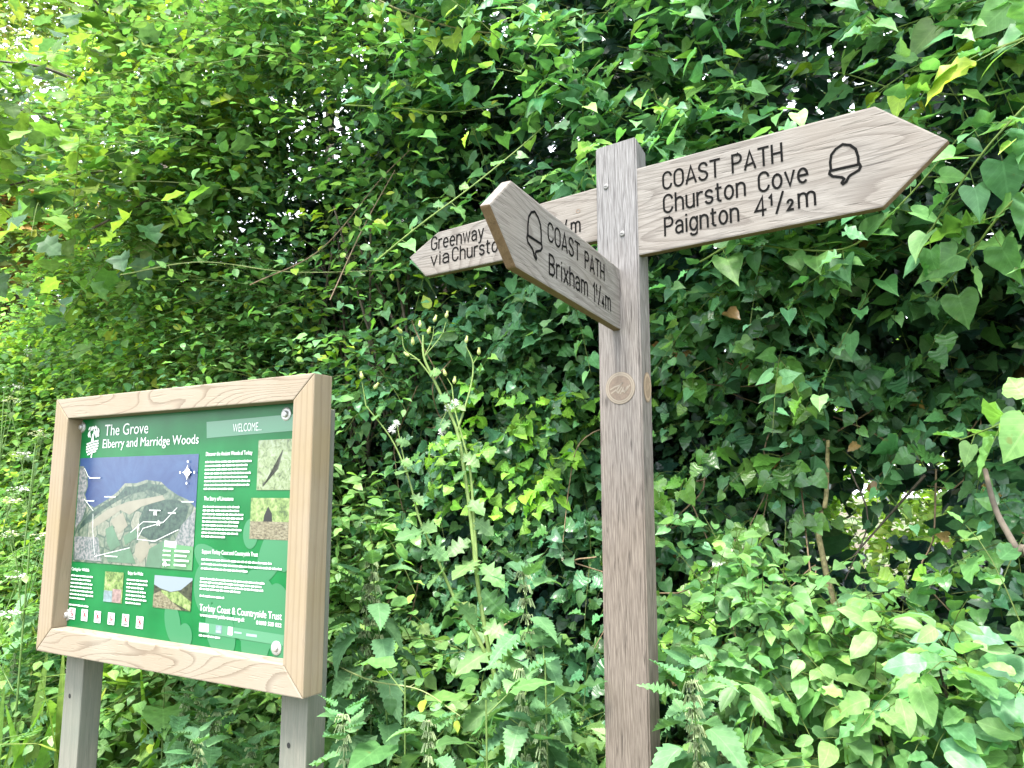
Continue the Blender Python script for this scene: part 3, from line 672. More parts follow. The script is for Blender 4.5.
for st in ([(.86, .47), (.76, .60), (.60, .60), (.50, .70)], [(.76, .60), (.60, .66), (.56, .75)], [(.56, .62), (.56, .76), (.70, .77), (.88, .66)], [(.16, .54), (.17, .70), (.20, .92)], [(.20, .94), (.50, .84)], [(.05, .10), (.09, .18), (.12, .20)], [(.07, .40), (.16, .51)]):
    lv[0] += 1; add_ribbon(bm, mp_(st), .0015, YP - 0.0010 - 0.00006 * lv[0], 7)
for a, c, l in ((.11, .20, .10), (.10, .42, .07), (.26, .38, .10), (.65, .50, .09), (.80, .52, .06), (.90, .42, .09), (.30, .93, .11)): add_poly(bm, mp_([(a, c), (a + l, c), (a + l, c - .008), (a, c - .008)]), YP - 0.0050, 7)
for i in range(4): add_poly(bm, mp_([(.87, .85 + .04 * i), (.98 - .02 * (i % 2), .85 + .04 * i), (.98 - .02 * (i % 2), .835 + .04 * i), (.87, .835 + .04 * i)]), YP - 0.0052, 7); add_poly(bm, mp_([(.78, .85 + .04 * i), (.84, .85 + .04 * i), (.84, .84 + .04 * i), (.78, .84 + .04 * i)]), YP - 0.0052, 7)
for a, c in ((.70, .54), (.73, .63), (.80, .98)): add_poly(bm, mp_([(a - .012, c), (a - .005, c), (a - .005, c - .022), (a + .005, c - .022), (a + .005, c), (a + .012, c), (a + .012, c - .03), (a, c - .05), (a - .012, c - .03)]), YP - 0.0053, 7)
add_poly(bm, ring_pts(*mp_([(.93, .16)])[0], .011, .011, 14), YP - 0.0053, 7)
for k in range(4):
    a = k * math.pi / 2; cx, cz = mp_([(.93, .16)])[0]; add_poly(bm, [(cx + .02 * math.cos(a), cz + .02 * math.sin(a)), (cx + .006 * math.cos(a + 1), cz + .006 * math.sin(a + 1)), (cx + .006 * math.cos(a - 1), cz + .006 * math.sin(a - 1))], YP - 0.0056, 7)
    add_poly(bm, ring_pts(cx + .028 * math.cos(a), cz + .028 * math.sin(a), .003, .0035, 8), YP - 0.0056, 7)
from_bm("map", bm, [M_SEA, M_LAND, M_WOODS, M_TOWN, M_FIELD, M_FIELD2, M_LEGEND, M_WHITE], panel)
# photographs on the panel
M_PH1 = speckle("bluebell wood picture", [(0.34, (0.0257, 0.0353, 0.0161, 1)), (0.48, (0.1221, 0.1607, 0.0708, 1)), (0.66, (0.1993, 0.2314, 0.1607, 1))], 60, 7, dist=0.8)
M_PH2 = speckle("sunlit leaves picture", [(0.36, (0.0322, 0.0578, 0.0161, 1)), (0.5, (0.1094, 0.1671, 0.0451, 1)), (0.66, (0.2185, 0.2506, 0.1157, 1))], 80, 6)
M_PH3 = speckle("stone and twigs picture", [(0.36, (0.0322, 0.0257, 0.0161, 1)), (0.5, (0.1221, 0.1060, 0.0643, 1)), (0.66, (0.1993, 0.1928, 0.1350, 1))], 90, 6, (1, 1, 2.2))
M_PH4 = speckle("hedge picture", [(0.38, (0.0048, 0.0064, 0.0032, 1)), (0.62, (0.0418, 0.0483, 0.0257, 1))], 120, 5)
M_SKYP = plain("picture sky", (0.1542, 0.1864, 0.2185, 1), 0.3); M_PINK = plain("picture pink figure", (0.1768, 0.1221, 0.1157, 1), 0.3, noise=.4, nscale=90); M_BLUEP = plain("picture blue figure", (0.1221, 0.1671, 0.1864, 1), 0.3, noise=.3, nscale=90); M_BLACK = plain("picture black", (0.0026, 0.0026, 0.0026, 1), 0.3)
def photo(lay, mats, label):
    bm = bmesh.new()
    for i, (pts, mi) in enumerate(lay): add_poly(bm, pts, YP - 0.0012 - 0.00008 * i, mi)
    o = from_bm("photograph", bm, mats, panel); o["label"] = label
photo([(rect(-.221, 1.605, -.04, 1.726), 0), ([(-.20, 1.62), (-.15, 1.655), (-.135, 1.70), (-.138, 1.70), (-.155, 1.652), (-.20, 1.612)], 1)], [M_PH1, M_PH4], "small printed picture of a winding path in a wood")
photo([(rect(-.238, 1.488, -.04, 1.586), 0), (rect(-.238, 1.488, -.04, 1.530), 1), ([(-.193, 1.530), (-.162, 1.530), (-.165, 1.550), (-.178, 1.566), (-.190, 1.545)], 2)], [M_PH2, M_PH3, M_BLACK], "small printed picture of a black kiln mouth among twigs")
photo([(rect(-.803, 1.302, -.720, 1.383), 0), (rect(-.803, 1.302, -.765, 1.332), 1), (rect(-.764, 1.302, -.725, 1.338), 2)], [M_PH2, M_BLUEP, M_PINK], "small printed picture of walkers under trees")
photo([(rect(-.588, 1.302, -.437, 1.384), 0), ([(-.588, 1.36), (-.563, 1.352), (-.52, 1.345), (-.48, 1.352), (-.437, 1.378), (-.437, 1.384), (-.588, 1.384)], 1), ([(-.56, 1.348), (-.545, 1.33), (-.44, 1.302), (-.437, 1.325), (-.49, 1.348), (-.52, 1.344)], 2), ([(-.588, 1.302), (-.47, 1.302), (-.54, 1.335), (-.562, 1.345), (-.588, 1.335)], 3)], [M_PH4, M_SKYP, M_PH2, M_PH3], "small printed picture of a grassy track between dark hedges")
# headings and small print
text("heading_lettering", [("Discover the Ancient Woods of Torbay", -.411, -.240, 1.692, .0145), ("The Story of Limestone", -.409, -.300, 1.579, .0145), ("Support Torbay Coast and Countryside Trust", -.406, -.205, 1.447, .0145),
                           ("Caring for Wildlife", -.961, -.876, 1.378, .0125), ("Enjoy the Walks", -.700, -.635, 1.380, .0125)], M_WHITE, 0.0022, 0.0001)
lines([(-.412, -.238, 1.674, 1.606, 8), (-.411, -.262, 1.561, 1.487, 9), (-.406, -.110, 1.430, 1.408, 3), (-.407, -.175, 1.383, 1.358, 4), (-.405, -.250, 1.341, 1.341, 1), (-.961, -.850, 1.362, 1.300, 7), (-.703, -.615, 1.364, 1.304, 7), (-.961, -.825, 1.281, 1.281, 1), (-.400, -.290, 1.246, 1.246, 1)], 0.0022)
text("trust_lettering", [("Torbay Coast & Countryside Trust", -.403, -.117, 1.307, .0235)], M_WHITE, 0.0022, 0.0001)
text("contact_lettering", [("www.countryside-trust.org.uk", -.401, -.240, 1.2935, .0125), ("01803 520 022", -.200, -.117, 1.2905, .0125)], M_WHITE, 0.0022, 0.0002)
bm = bmesh.new(); add_poly(bm, [(-.403, 1.255), (-.108, 1.250), (-.108, 1.274), (-.403, 1.280)], YP - 0.0018, 0)
for x0, x1, mi in ((-.400, -.366, 1), (-.340, -.318, 2), (-.296, -.280, 1)): add_poly(bm, rect(x0, 1.258, x1, 1.277), YP - 0.0022, mi)
add_poly(bm, rect(-.398, 1.262, -.368, 1.264), YP - 0.0026, 3); add_poly(bm, rect(-.395, 1.268, -.371, 1.271), YP - 0.0026, 3); add_poly(bm, rect(-.338, 1.260, -.320, 1.265), YP - 0.0026, 3)
add_poly(bm, rect(-.274, 1.264, -.248, 1.268), YP - 0.0022, 3); add_poly(bm, rect(-.232, 1.261, -.196, 1.267), YP - 0.0022, 3)
from_bm("sponsor_strip", bm, [M_BANNER, M_WHITE, M_BLUEP, plain("sponsor grey", (0.20, 0.27, 0.27, 1), .4)], panel)
M_RED = plain("red print", (0.45, 0.03, 0.05, 1), .35)
for i, (x, z) in enumerate(((-.943, 1.259), (-.884, 1.259), (-.823, 1.259), (-.761, 1.259), (-.698, 1.260), (-.637, 1.259))):
    bm = bmesh.new(); add_poly(bm, rect(x - .0145, z - .0155, x + .0145, z + .0155), YP - 0.0018, 0); add_ribbon(bm, ring_pts(x, z + .003, .0085, .0085, 16), .0022, YP - 0.0024, 1, closed=True)
    add_ribbon(bm, [(x - .006, z + .009), (x + .006, z - .003)], .0022, YP - 0.0026, 1); add_poly(bm, [(x - .004, z - .002), (x + .003, z - .003), (x + .001 + .002 * (i % 3), z + .007), (x - .003, z + .005)], YP - 0.0022, 2)
    add_poly(bm, rect(x - .010, z - .012, x + .010, z - .0095), YP - 0.0022, 2)
    from_bm("prohibition_icon", bm, [M_WHITE, M_RED, M_BLACK], panel)
for x, z in ((-.966, 1.789), (-.130, 1.786), (-.968, 1.253), (-.131, 1.243)):
    q = bmesh.new(); add_disc(q, (x, YP, z), 0.0165, 0.004, n=28); sw = from_bm("panel_washer", q, M_STEEL, panel)
    q = bmesh.new(); add_disc(q, (x, YP - 0.004, z), 0.0085, 0.006, n=18, dome=.001); add_disc(q, (x, YP - .0101, z), 0.0028, 0.0004, n=6, mi=1); from_bm("panel_screw", q, [M_STEEL, M_HOLE], panel)
#FOLIAGE
# ------------------------------------------------------------------ vegetation
GREENS = {
 "ivy":    [(5, (0.043, 0.126, 0.053)), (4, (0.066, 0.174, 0.060)), (2, (0.108, 0.258, 0.072))],
 "ivynew": [(4, (0.170, 0.380, 0.055)), (3, (0.230, 0.460, 0.070)), (1, (0.090, 0.230, 0.050))],
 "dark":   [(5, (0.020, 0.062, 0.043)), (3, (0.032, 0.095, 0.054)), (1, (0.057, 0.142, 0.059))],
 "climb":  [(4, (0.074, 0.204, 0.102)), (4, (0.114, 0.276, 0.126)), (2, (0.180, 0.372, 0.144)), (1, (0.252, 0.480, 0.120))],
 "mixed":  [(3, (0.102, 0.234, 0.084)), (4, (0.156, 0.330, 0.102)), (3, (0.216, 0.420, 0.120)), (1, (0.312, 0.516, 0.120))],
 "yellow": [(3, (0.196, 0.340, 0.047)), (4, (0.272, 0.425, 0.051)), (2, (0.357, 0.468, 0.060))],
 "maple":  [(3, (.115, .225, .060)), (3, (.165, .285, .070)), (2, (.075, .160, .080)), (1, (.24, .34, .075))],
 "pale":   [(3, (0.115, 0.255, 0.085)), (4, (0.162, 0.327, 0.106)), (2, (0.081, 0.191, 0.068))],
 "nettle": [(3, (0.090, 0.211, 0.095)), (3, (0.126, 0.270, 0.117))],
 "herb":   [(3, (0.129, 0.271, 0.087)), (3, (0.184, 0.350, 0.110)), (1, (0.092, 0.202, 0.074))],
 "far":    [(3, (.19, .28, .085)), (3, (.27, .34, .11)), (1, (.10, .18, .06)), (.6, (.32, .25, .12))],
}
_ph = rng.uniform(0, 6.28, 12)
def lump(s, z):
    return (.42 * np.sin(1.7 * s + 1.1 * z + _ph[0]) * np.sin(1.9 * z - .6 * s + _ph[1]) + .34 * np.sin(4.3 * s + _ph[2]) * np.sin(3.9 * z + _ph[3])
            + .24 * np.sin(8.1 * s + 2.3 * z + _ph[4]) * np.sin(7.4 * z + _ph[5]))

def profile(s, z):
    """how far the hedge face stands out of its mean plane: a shaded hollow behind the post, an overhang above it, a skirt below"""
    s, z = np.asarray(s, float), np.asarray(z, float)
    hollow = -.30 * np.exp(-((z - 1.80) / .33) ** 2) * np.exp(-((s + .45) / .75) ** 2)
    over = .42 * np.clip((z - 2.10) / .7, 0, 1) ** 1.3 * np.exp(-((s + .2) / 2.4) ** 2)
    skirt = .22 * np.clip((1.25 - z) / .8, 0, 1)
    lean = .10 * np.clip(s - 1.0, 0, 4) * np.clip(1.9 - z, -.6, 1.2)
    return hollow + over + skirt + lean

def clear_of_signs(P):
    """growth is kept cut back round the arms and the board"""
    d = P - H0; s, off = d @ HD, d @ HN
    return ~(((s > -1.35) & (s < 1.3) & (off > .40) & (P[:, 2] > 1.75) & (P[:, 2] < 2.75)) | ((np.abs(s + .27) < .14) & (off > .38)) | ((s > .3) & (s < 1.75) & (off > .66) & (P[:, 2] > .95) & (P[:, 2] < 2.35)))

def shoots(base, dirs, length, nleaf, droop, kind, size, cols, face=None, curl=.5, fold=.3, jit=.35, stem_r=.0016, upw=.75, petiole=.35, taper=.45, leafdown=.25, stemcol=(.10, .15, .04)):
    """leafy shoots: leaves alternate along a drooping stem -> (leaf mesh, stem mesh)"""
    M = len(base); length = np.broadcast_to(length, (M,)); t = (np.arange(nleaf) + .6) / nleaf
    dirs = unit(dirs); P = base[:, None] + dirs[:, None] * (length[:, None] * t[None])[..., None]; P[..., 2] -= droop * length[:, None] * t[None] ** 2
    tan = dirs[:, None] * np.ones((1, nleaf, 1)); tan = tan.copy(); tan[..., 2] -= 2 * droop * t[None]; tan = unit(tan)
    lat = unit(np.cross(tan, UP)); sgn = np.where(np.arange(nleaf) % 2, 1.0, -1.0)[None, :, None]
    Y = unit(lat * sgn * .9 + tan * (.45 + .6 * (t[None, :, None] > .92)) + rng.normal(0, jit, P.shape) - UP * leafdown)
    fn = HN if face is None else face
    Nn = unit(UP * upw + fn * .55 + rng.normal(0, jit, P.shape))
    sz = size * (1 - taper * t[None] ** 2) * rng.uniform(.7, 1.25, P.shape[:2])
    Q = P + Y * (sz * petiole)[..., None]
    ok = in_view(Q.reshape(-1, 3)) & clear_of_signs(Q.reshape(-1, 3))
    c = colours(M * nleaf, cols)
    young = np.repeat(rng.random(M) < .12, nleaf); c[young] = np.clip(c[young] * np.array([1.4, 1.35, 1.1]), 0, .8)
    lf = leaves_mesh(kind, Q.reshape(-1, 3)[ok], Y.reshape(-1, 3)[ok], Nn.reshape(-1, 3)[ok], sz.reshape(-1)[ok], c[ok], curl, fold)
    st = None
    if stem_r:
        tt = np.linspace(0, 1, 5); S = base[:, None] + dirs[:, None] * (length[:, None] * tt[None])[..., None]; S[..., 2] -= droop * length[:, None] * tt[None] ** 2
        keep = in_view(S[:, 2]) & clear_of_signs(S[:, 2]) & clear_of_signs(S[:, 4]); S = S[keep]
        v, f = tubes(S, np.linspace(1, .4, 5)[None] * stem_r, 3)
        cc = np.tile(np.array(stemcol + (1,)), (len(v), 1)); st = (v, f, cc, np.zeros_like(v))
    return lf, st

def hedge_bits(sr, zr, dens, depth, kind, size, cols, nleaf=8, length=(.12, .34), droop=.35, out=.0, mask=None, upw=.75, curl=.5, fold=.3, stem_r=.0016, lumpy=.26, outw=.6, clump=.7, **kw):
    if clump: dens = dens * 1.35
    n = int(dens * (sr[1] - sr[0]) * (zr[1] - zr[0]))
    s = rng.uniform(*sr, n); z = rng.uniform(*zr, n); z = np.where(s > 1.0, zr[0] + (z - zr[0]) * np.clip((np.interp(s, [1, 2, 4, 8], [4.3, 2.95, 2.55, 2.3]) - zr[0]) / (zr[1] - zr[0]), .1, 1), z); off = profile(s, z) + lump(s, z) * lumpy + out - np.abs(rng.normal(0, depth, n))
    if clump:
        f = np.sin(6.3 * s + 2 * np.sin(3.1 * z) + _ph[6]) * np.sin(7.7 * z + _ph[7]) + .6 * np.sin(13 * s + _ph[8]) * np.sin(12 * z + 3 * s + _ph[9])
        k = rng.random(n) < np.clip(.62 + clump * f, .04, 1); s, z, off = s[k], z[k], off[k]
    if mask is not None:
        k = mask(s, z, off); s, z, off = s[k], z[k], off[k]
    base = hp(s, z, off); k = in_view(base, 230); base = base[k]; n = len(base)
    d = HN * outw + UP * .25 + rng.normal(0, .55, (n, 3))
    return shoots(base, d, rng.uniform(*length, n), nleaf, droop, kind, size, cols, upw=upw, curl=curl, fold=fold, stem_r=stem_r, **kw)

def plant(name, loc, label, cat, group=None): return tag(empty(name, loc), label, cat, group)
def dress(root, name, bits, mat, stem_name="twigs", stem_mat=None):
    """leaf and stem parts of a plant whose meshes were computed in world space"""
    L_ = [b_[0] for b_ in bits]; S_ = [b_[1] for b_ in bits if b_[1] is not None]
    T = np.array(root.location)
    o = foliage(name, [(v - T, f, c, u) for v, f, c, u in L_], mat, root); out = [o]
    if S_: out.append(foliage(stem_name, [(v - T, f, c, u) for v, f, c, u in S_], stem_mat or M_LEAF, root))
    return out

def gap(s, z, off):
    """the opening low on the right through which the field beyond shines"""
    return (((s + .67 + .177 * off) / .25) ** 2 + ((z - 1.53) / .20) ** 2 + .5 * np.sin(19 * s + 3) * np.sin(23 * z)) > 1
def loc(s, z=0.0, off=0.0):
    p = hp(s, z, off); p[2] = float(ground_z(off)); return tuple(p)

# -- ivy over the hedge, right of the post and behind it
r_ = plant("ivy", loc(-.7, 0, -.4), "dark glossy ivy clothing the hedge to the right of the fingerpost post", "ivy")
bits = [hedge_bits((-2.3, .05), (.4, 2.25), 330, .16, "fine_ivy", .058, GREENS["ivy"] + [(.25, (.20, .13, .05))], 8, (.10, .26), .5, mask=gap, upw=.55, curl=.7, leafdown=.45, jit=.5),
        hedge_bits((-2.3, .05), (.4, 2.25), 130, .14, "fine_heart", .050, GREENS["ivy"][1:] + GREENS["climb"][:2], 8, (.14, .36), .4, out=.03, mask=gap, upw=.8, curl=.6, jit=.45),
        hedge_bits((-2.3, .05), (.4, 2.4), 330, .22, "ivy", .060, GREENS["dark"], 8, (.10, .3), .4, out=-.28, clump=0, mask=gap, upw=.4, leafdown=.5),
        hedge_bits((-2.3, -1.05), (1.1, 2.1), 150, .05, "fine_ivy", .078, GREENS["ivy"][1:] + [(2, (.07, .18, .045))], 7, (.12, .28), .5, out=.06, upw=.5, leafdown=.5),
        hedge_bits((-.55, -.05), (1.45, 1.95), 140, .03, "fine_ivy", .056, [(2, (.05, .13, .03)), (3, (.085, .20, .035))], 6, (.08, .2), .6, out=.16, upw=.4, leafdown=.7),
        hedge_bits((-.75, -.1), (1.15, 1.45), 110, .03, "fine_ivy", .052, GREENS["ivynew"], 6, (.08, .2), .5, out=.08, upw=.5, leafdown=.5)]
bits.append(hedge_bits((-2.3, .05), (.4, 2.3), 130, .12, "oval", .125, GREENS["dark"], 7, (.15, .4), .3, out=-.72, upw=.5, stem_r=0, clump=0, mask=gap))  # deep layer of big dark leaves, added to stop sky showing through
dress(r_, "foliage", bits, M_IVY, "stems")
ivy_right = r_
# -- ivy left of the post, with the bright new growth
r_ = plant("ivy", loc(.4, 0, -.4), "ivy left of the fingerpost post with a bright yellow-green spray of new leaves", "ivy")
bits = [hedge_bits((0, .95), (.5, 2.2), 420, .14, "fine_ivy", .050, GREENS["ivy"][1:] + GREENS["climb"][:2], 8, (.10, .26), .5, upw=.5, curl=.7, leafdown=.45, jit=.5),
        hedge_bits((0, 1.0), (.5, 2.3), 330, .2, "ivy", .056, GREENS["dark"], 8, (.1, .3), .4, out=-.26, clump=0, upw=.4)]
bits.append(hedge_bits((0, 1.0), (.4, 2.3), 130, .12, "oval", .125, GREENS["dark"], 7, (.15, .4), .3, out=-.72, upw=.5, stem_r=0, clump=0))  # big dark backing leaves, added deep inside to close sky gaps
o1 = dress(r_, "foliage", bits, M_IVY, "stems")
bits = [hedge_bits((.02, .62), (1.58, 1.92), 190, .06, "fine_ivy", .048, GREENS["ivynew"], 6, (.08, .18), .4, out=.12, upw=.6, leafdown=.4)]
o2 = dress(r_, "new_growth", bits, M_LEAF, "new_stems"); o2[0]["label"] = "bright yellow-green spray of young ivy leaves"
def trailing(r_, sr, zr, n):
    for i in range(n):
        s0, z0 = rng.uniform(*sr), rng.uniform(*zr); q = np.cumsum(np.vstack([[0, 0], rng.normal(0, .07, (4, 2)) + [0, -.09]]), 0); ss_, zz_ = s0 + q[:, 0], z0 + q[:, 1]
        tube_obj("trailing_stem", [(spline(hp(ss_, zz_, profile(ss_, zz_) + .06 + rng.normal(0, .03, 5)), 16) - np.array(r_.location), .0026, .0013)], M_TWIG, r_, 4)
trailing(r_, (0, .9), (1.2, 2.2), 9); trailing(ivy_right, (-1.3, -.05), (1.2, 2.2), 14)
# -- climber hanging over the top right
r_ = plant("climber_thicket", loc(-.6, 0, -.6), "blue-green tangle of heart-leaved climber overhanging the top of the hedge at the right", "climber")
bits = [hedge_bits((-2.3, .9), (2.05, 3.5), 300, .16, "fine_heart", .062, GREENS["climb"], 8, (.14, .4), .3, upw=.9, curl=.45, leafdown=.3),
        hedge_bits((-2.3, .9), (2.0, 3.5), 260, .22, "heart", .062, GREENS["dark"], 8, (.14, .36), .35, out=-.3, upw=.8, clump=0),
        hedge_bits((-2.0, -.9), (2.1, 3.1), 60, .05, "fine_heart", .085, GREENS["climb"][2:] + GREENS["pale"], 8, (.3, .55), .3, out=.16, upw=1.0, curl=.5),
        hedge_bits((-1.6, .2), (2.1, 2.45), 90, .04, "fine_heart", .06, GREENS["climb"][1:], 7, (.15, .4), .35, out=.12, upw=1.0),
        hedge_bits((-2.4, .95), (2.1, 4.4), 130, .12, "oval", .125, GREENS["dark"], 7, (.15, .4), .3, out=-.72, upw=.5, stem_r=0, clump=0)]  # last row: dark backing leaves added to shut out the sky behind
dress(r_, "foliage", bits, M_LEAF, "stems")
# -- mixed shrubs of the hedge, going away to the left
for lab, sr, zr, dens, kind, size, cols, extra in (
    ("dense dark green shrub in the hedge above and left of the near arm", (.75, 2.1), (1.7, 4.3), 430, "ovate", .050, GREENS["climb"][:3] + GREENS["mixed"][:2], .06),
    ("small-leaved shrub rising behind the tall sow thistle stems", (.80, 2.1), (.35, 1.75), 470, "ovate", .050, GREENS["mixed"][:3], .06),
    ("light green shrub with layered leaves above the information board", (2.0, 4.0), (.4, 4.2), 430, "ovate", .056, [(3, (.18, .36, .11)), (3, (.24, .44, .14)), (2, (.32, .50, .13)), (1, (.12, .26, .11))], .22),
    ("far hazel shrub of the hedge at the left edge of the view", (3.9, 7.5), (.3, 3.6), 200, "small", .065, GREENS["mixed"] + GREENS["pale"], .12)):
    r_ = plant("hedge_shrub", loc((sr[0] + sr[1]) / 2, 0, -.5), lab, "shrub")
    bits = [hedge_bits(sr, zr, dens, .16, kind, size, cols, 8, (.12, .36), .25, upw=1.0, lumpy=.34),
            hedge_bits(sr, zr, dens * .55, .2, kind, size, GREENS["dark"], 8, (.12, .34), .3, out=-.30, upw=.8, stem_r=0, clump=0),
            hedge_bits(sr, zr, 130, .12, "oval", .125, GREENS["dark"], 7, (.15, .4), .3, out=-.72, upw=.5, stem_r=0, clump=0),  # big dark backing leaves, added against sky leaking through
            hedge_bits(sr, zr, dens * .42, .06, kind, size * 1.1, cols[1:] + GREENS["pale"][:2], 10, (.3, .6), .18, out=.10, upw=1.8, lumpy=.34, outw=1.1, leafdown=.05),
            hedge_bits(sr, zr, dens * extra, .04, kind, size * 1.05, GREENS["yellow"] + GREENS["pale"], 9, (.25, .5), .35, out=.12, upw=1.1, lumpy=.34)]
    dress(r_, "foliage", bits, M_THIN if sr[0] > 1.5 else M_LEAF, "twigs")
    # woody limbs inside
    pol = []
    for i in range(14):
        s0 = rng.uniform(sr[0] + .1, sr[1] - .1); q = hp(np.array([s0, s0 + rng.normal(0, .15), s0 + rng.normal(0, .4)]), np.array([.5, 1.5, 2.6]), np.array([-.45, -.3 + rng.normal(0, .1), -.1 + rng.normal(0, .15)]))
        pol.append((spline(q, 9) - np.array(r_.location), .014, .004))
    tube_obj("limbs", pol, M_BARK, r_, 5)
# -- made-up evergreens added close behind the hedge to block sky between its leaves
def sky_blocker(lab, s, off, z, rad, n):
    c = hp(s, z, off); root = hp(s, 0, off); root[2] = .75
    d = unit(rng.normal(0, 1, (n, 3))); rr = (.35 + .65 * rng.random(n) ** .7)[:, None]
    B_ = c + (d[:, :1] * rad[0] * HD + d[:, 1:2] * rad[1] * HN + d[:, 2:] * rad[2] * UP) * rr
    r_ = plant("sky_blocker_tree", tuple(root), lab, "tree", "added sky blockers behind the hedge")
    dress(r_, "crown", [shoots(B_, d + HN * .5, rng.uniform(.2, .5, n), 8, .3, "oval", .13, GREENS["dark"], stem_r=.003)], M_IVY, "twigs")
    tube_obj("trunk", [(spline([(0, 0, -.2), (.03, 0, (z - .75) * .5), (0, .04, z - .3)], 12), .08, .04)], M_BARK, r_, 8)
sky_blocker("added sky-blocking evergreen behind the climber at the top right", -1.25, -1.5, 3.65, (1.15, .5, 1.5), 620)
sky_blocker("added sky-blocking evergreen behind the top of the fingerpost", .35, -1.45, 3.0, (1.0, .5, 1.9), 620)
sky_blocker("added sky-blocking evergreen behind the shrub above the near arm", 1.9, -1.45, 2.9, (1.1, .5, 1.7), 560)
sky_blocker("added sky-blocking evergreen behind the layered shrub over the board", 3.3, -1.5, 2.0, (1.2, .5, 1.3), 420)
# -- the undergrowth along the foot of the hedge: uncountable low leaves
bits = [hedge_bits((-1.7, 5.5), (.25, 1.0), 260, .10, "nettle", .075, GREENS["herb"], 7, (.12, .3), .3, out=.27, upw=1.1, lumpy=.2, stem_r=.002),
        hedge_bits((.2, 3.0), (.35, 1.25), 260, .10, "ovate", .06, GREENS["herb"], 7, (.12, .3), .3, out=.27, upw=1.1, lumpy=.2, stem_r=.002),
        hedge_bits((.3, 3.2), (.45, 1.05), 60, .08, "nettle", .11, GREENS["herb"][:2] + GREENS["nettle"], 5, (.12, .3), .3, out=.24, upw=1.1, lumpy=.2, stem_r=.002)]
V, F, C, U = merge([b_[0] for b_ in bits] + [b_[1] for b_ in bits])
tag(np_mesh("undergrowth", V, F, M_LEAF, None, C, U), "low tangle of mixed green leaves along the foot of the hedge", "undergrowth", None, "stuff")

# -- grass on the verge at the left, and a few single tufts
def blades(P, h, spread, cols, wid=1.0, curl=(.5, 1.6)):
    n = len(P); a = rng.uniform(0, 2 * np.pi, n); lean = rng.uniform(.1, spread, n)
    Y = unit(np.stack([np.cos(a) * lean, np.sin(a) * lean, np.ones(n)], -1)); Nn = unit(np.stack([np.cos(a), np.sin(a), np.full(n, .6)], -1)) 
    return leaves_mesh("blade", P, Y, Nn, h, colours(n, cols, .15), rng.uniform(*curl), .4, 8)
n = 5200; s = rng.uniform(1.6, 8.5, n); off = rng.uniform(.05, 1.5, n); k = rng.random(n) < np.clip(1.3 - off * .5, .2, 1); s, off = s[k], off[k]
P = hp(s, ground_z(off), off); k = in_view(P + UP * .5, 120); P = P[k]
V, F, C, U = blades(P, rng.uniform(.45, 1.0, len(P)), .45, [(3, (.13, .25, .05)), (3, (.19, .32, .07)), (1, (.30, .36, .13))])
tag(np_mesh("grass", V, F, M_THIN, None, C, U), "long pale green grass on the verge left of the board", "grass", None, "stuff")
for px, py, D, h, lab in ((1000, 760, 1.55, .95, "arching grass tuft in the bottom right corner"), (868, 765, 1.5, .85, "grass tuft with one bent pale blade under the oval-leaved shrub"), (920, 770, 1.62, .9, "grass tuft between the two others at the lower right"), (455, 765, 1.6, .75, "thin grass tuft at the foot of the sow thistle")):
    p = rooted(at(px, py, D)); r_ = plant("grass_tuft", tuple(p), lab, "grass", "grass tufts under the hedge")
    m_ = 22; Q = np.stack([rng.normal(0, .025, m_), rng.normal(0, .025, m_), np.zeros(m_)], -1)
    V, F, C, U = blades(Q, rng.uniform(.6, 1.15, m_) * (h - p[2] + .18), .35, [(2, (.14, .29, .06)), (1, (.25, .38, .11))], curl=(.9, 1.9)); np_mesh("blades", V, F, M_THIN, r_, C, U)

# -- stinging nettles
def make_nettle(h, nn, seed, size=.085):
    st = np.random.default_rng(seed); P, Y, Nn, S, TP = [], [], [], [], []
    bend = st.normal(0, .05, 2); node = lambda t: np.array([bend[0] * t * t, bend[1] * t * t, h * t])
    for i in range(nn):
        t = .40 + .60 * (1 - (1 - (i + .5) / nn) ** 1.35) if i < nn - 1 else 1.0; a0 = (i % 2) * math.pi / 2 + st.normal(0, .15); f = 1.0 if t < .90 else max(.5, 1.0 - (t - .90) * 4.5)
        for q in (0, math.pi):
            a = a0 + q; d = np.array([math.cos(a), math.sin(a), -.25 + .9 * (t > .93)]); c = node(t)
            P.append(c + unit(d) * size * f * .35 + np.array([0, 0, .012])); Y.append(d + np.array([0, 0, -.15])); Nn.append(np.array([math.cos(a) * .35, math.sin(a) * .35, 1.0])); S.append(size * f * st.uniform(.9, 1.15))
            if t > .80:
                for _ in range(14):
                    e = unit(np.array([math.cos(a + st.normal(0, .8)), math.sin(a + st.normal(0, .8)), .1])); ln = st.uniform(.004, .020)
                    TP.append((np.array([c, c + e * ln * .6 + np.array([0, 0, .005]), c + e * ln + np.array([0, 0, -ln * .7])]), .0007, .0014))
    lf = leaves_mesh("nettle", P, Y, Nn, np.array(S), colours(len(P), GREENS["nettle"], .12), .7, .35, 6)
    return lf, [(np.array([node(t) for t in np.linspace(0, 1, 7)]), .0035, .0015)], TP
nprot = []
for i, (h, nn) in enumerate(((1.0, 17), (.95, 15), (1.05, 18))):
    r_ = empty("stinging_nettle"); lf, st, tp = make_nettle(h, nn, 40 + i, .098)
    foliage("leaves", [lf], M_NETTLE, r_); tube_obj("stem", st, M_LEAF, r_, 5, (.09, .17, .05)); tube_obj("flower_tassels", tp, M_LEAF, r_, 4, (.26, .36, .19)); nprot.append(r_)
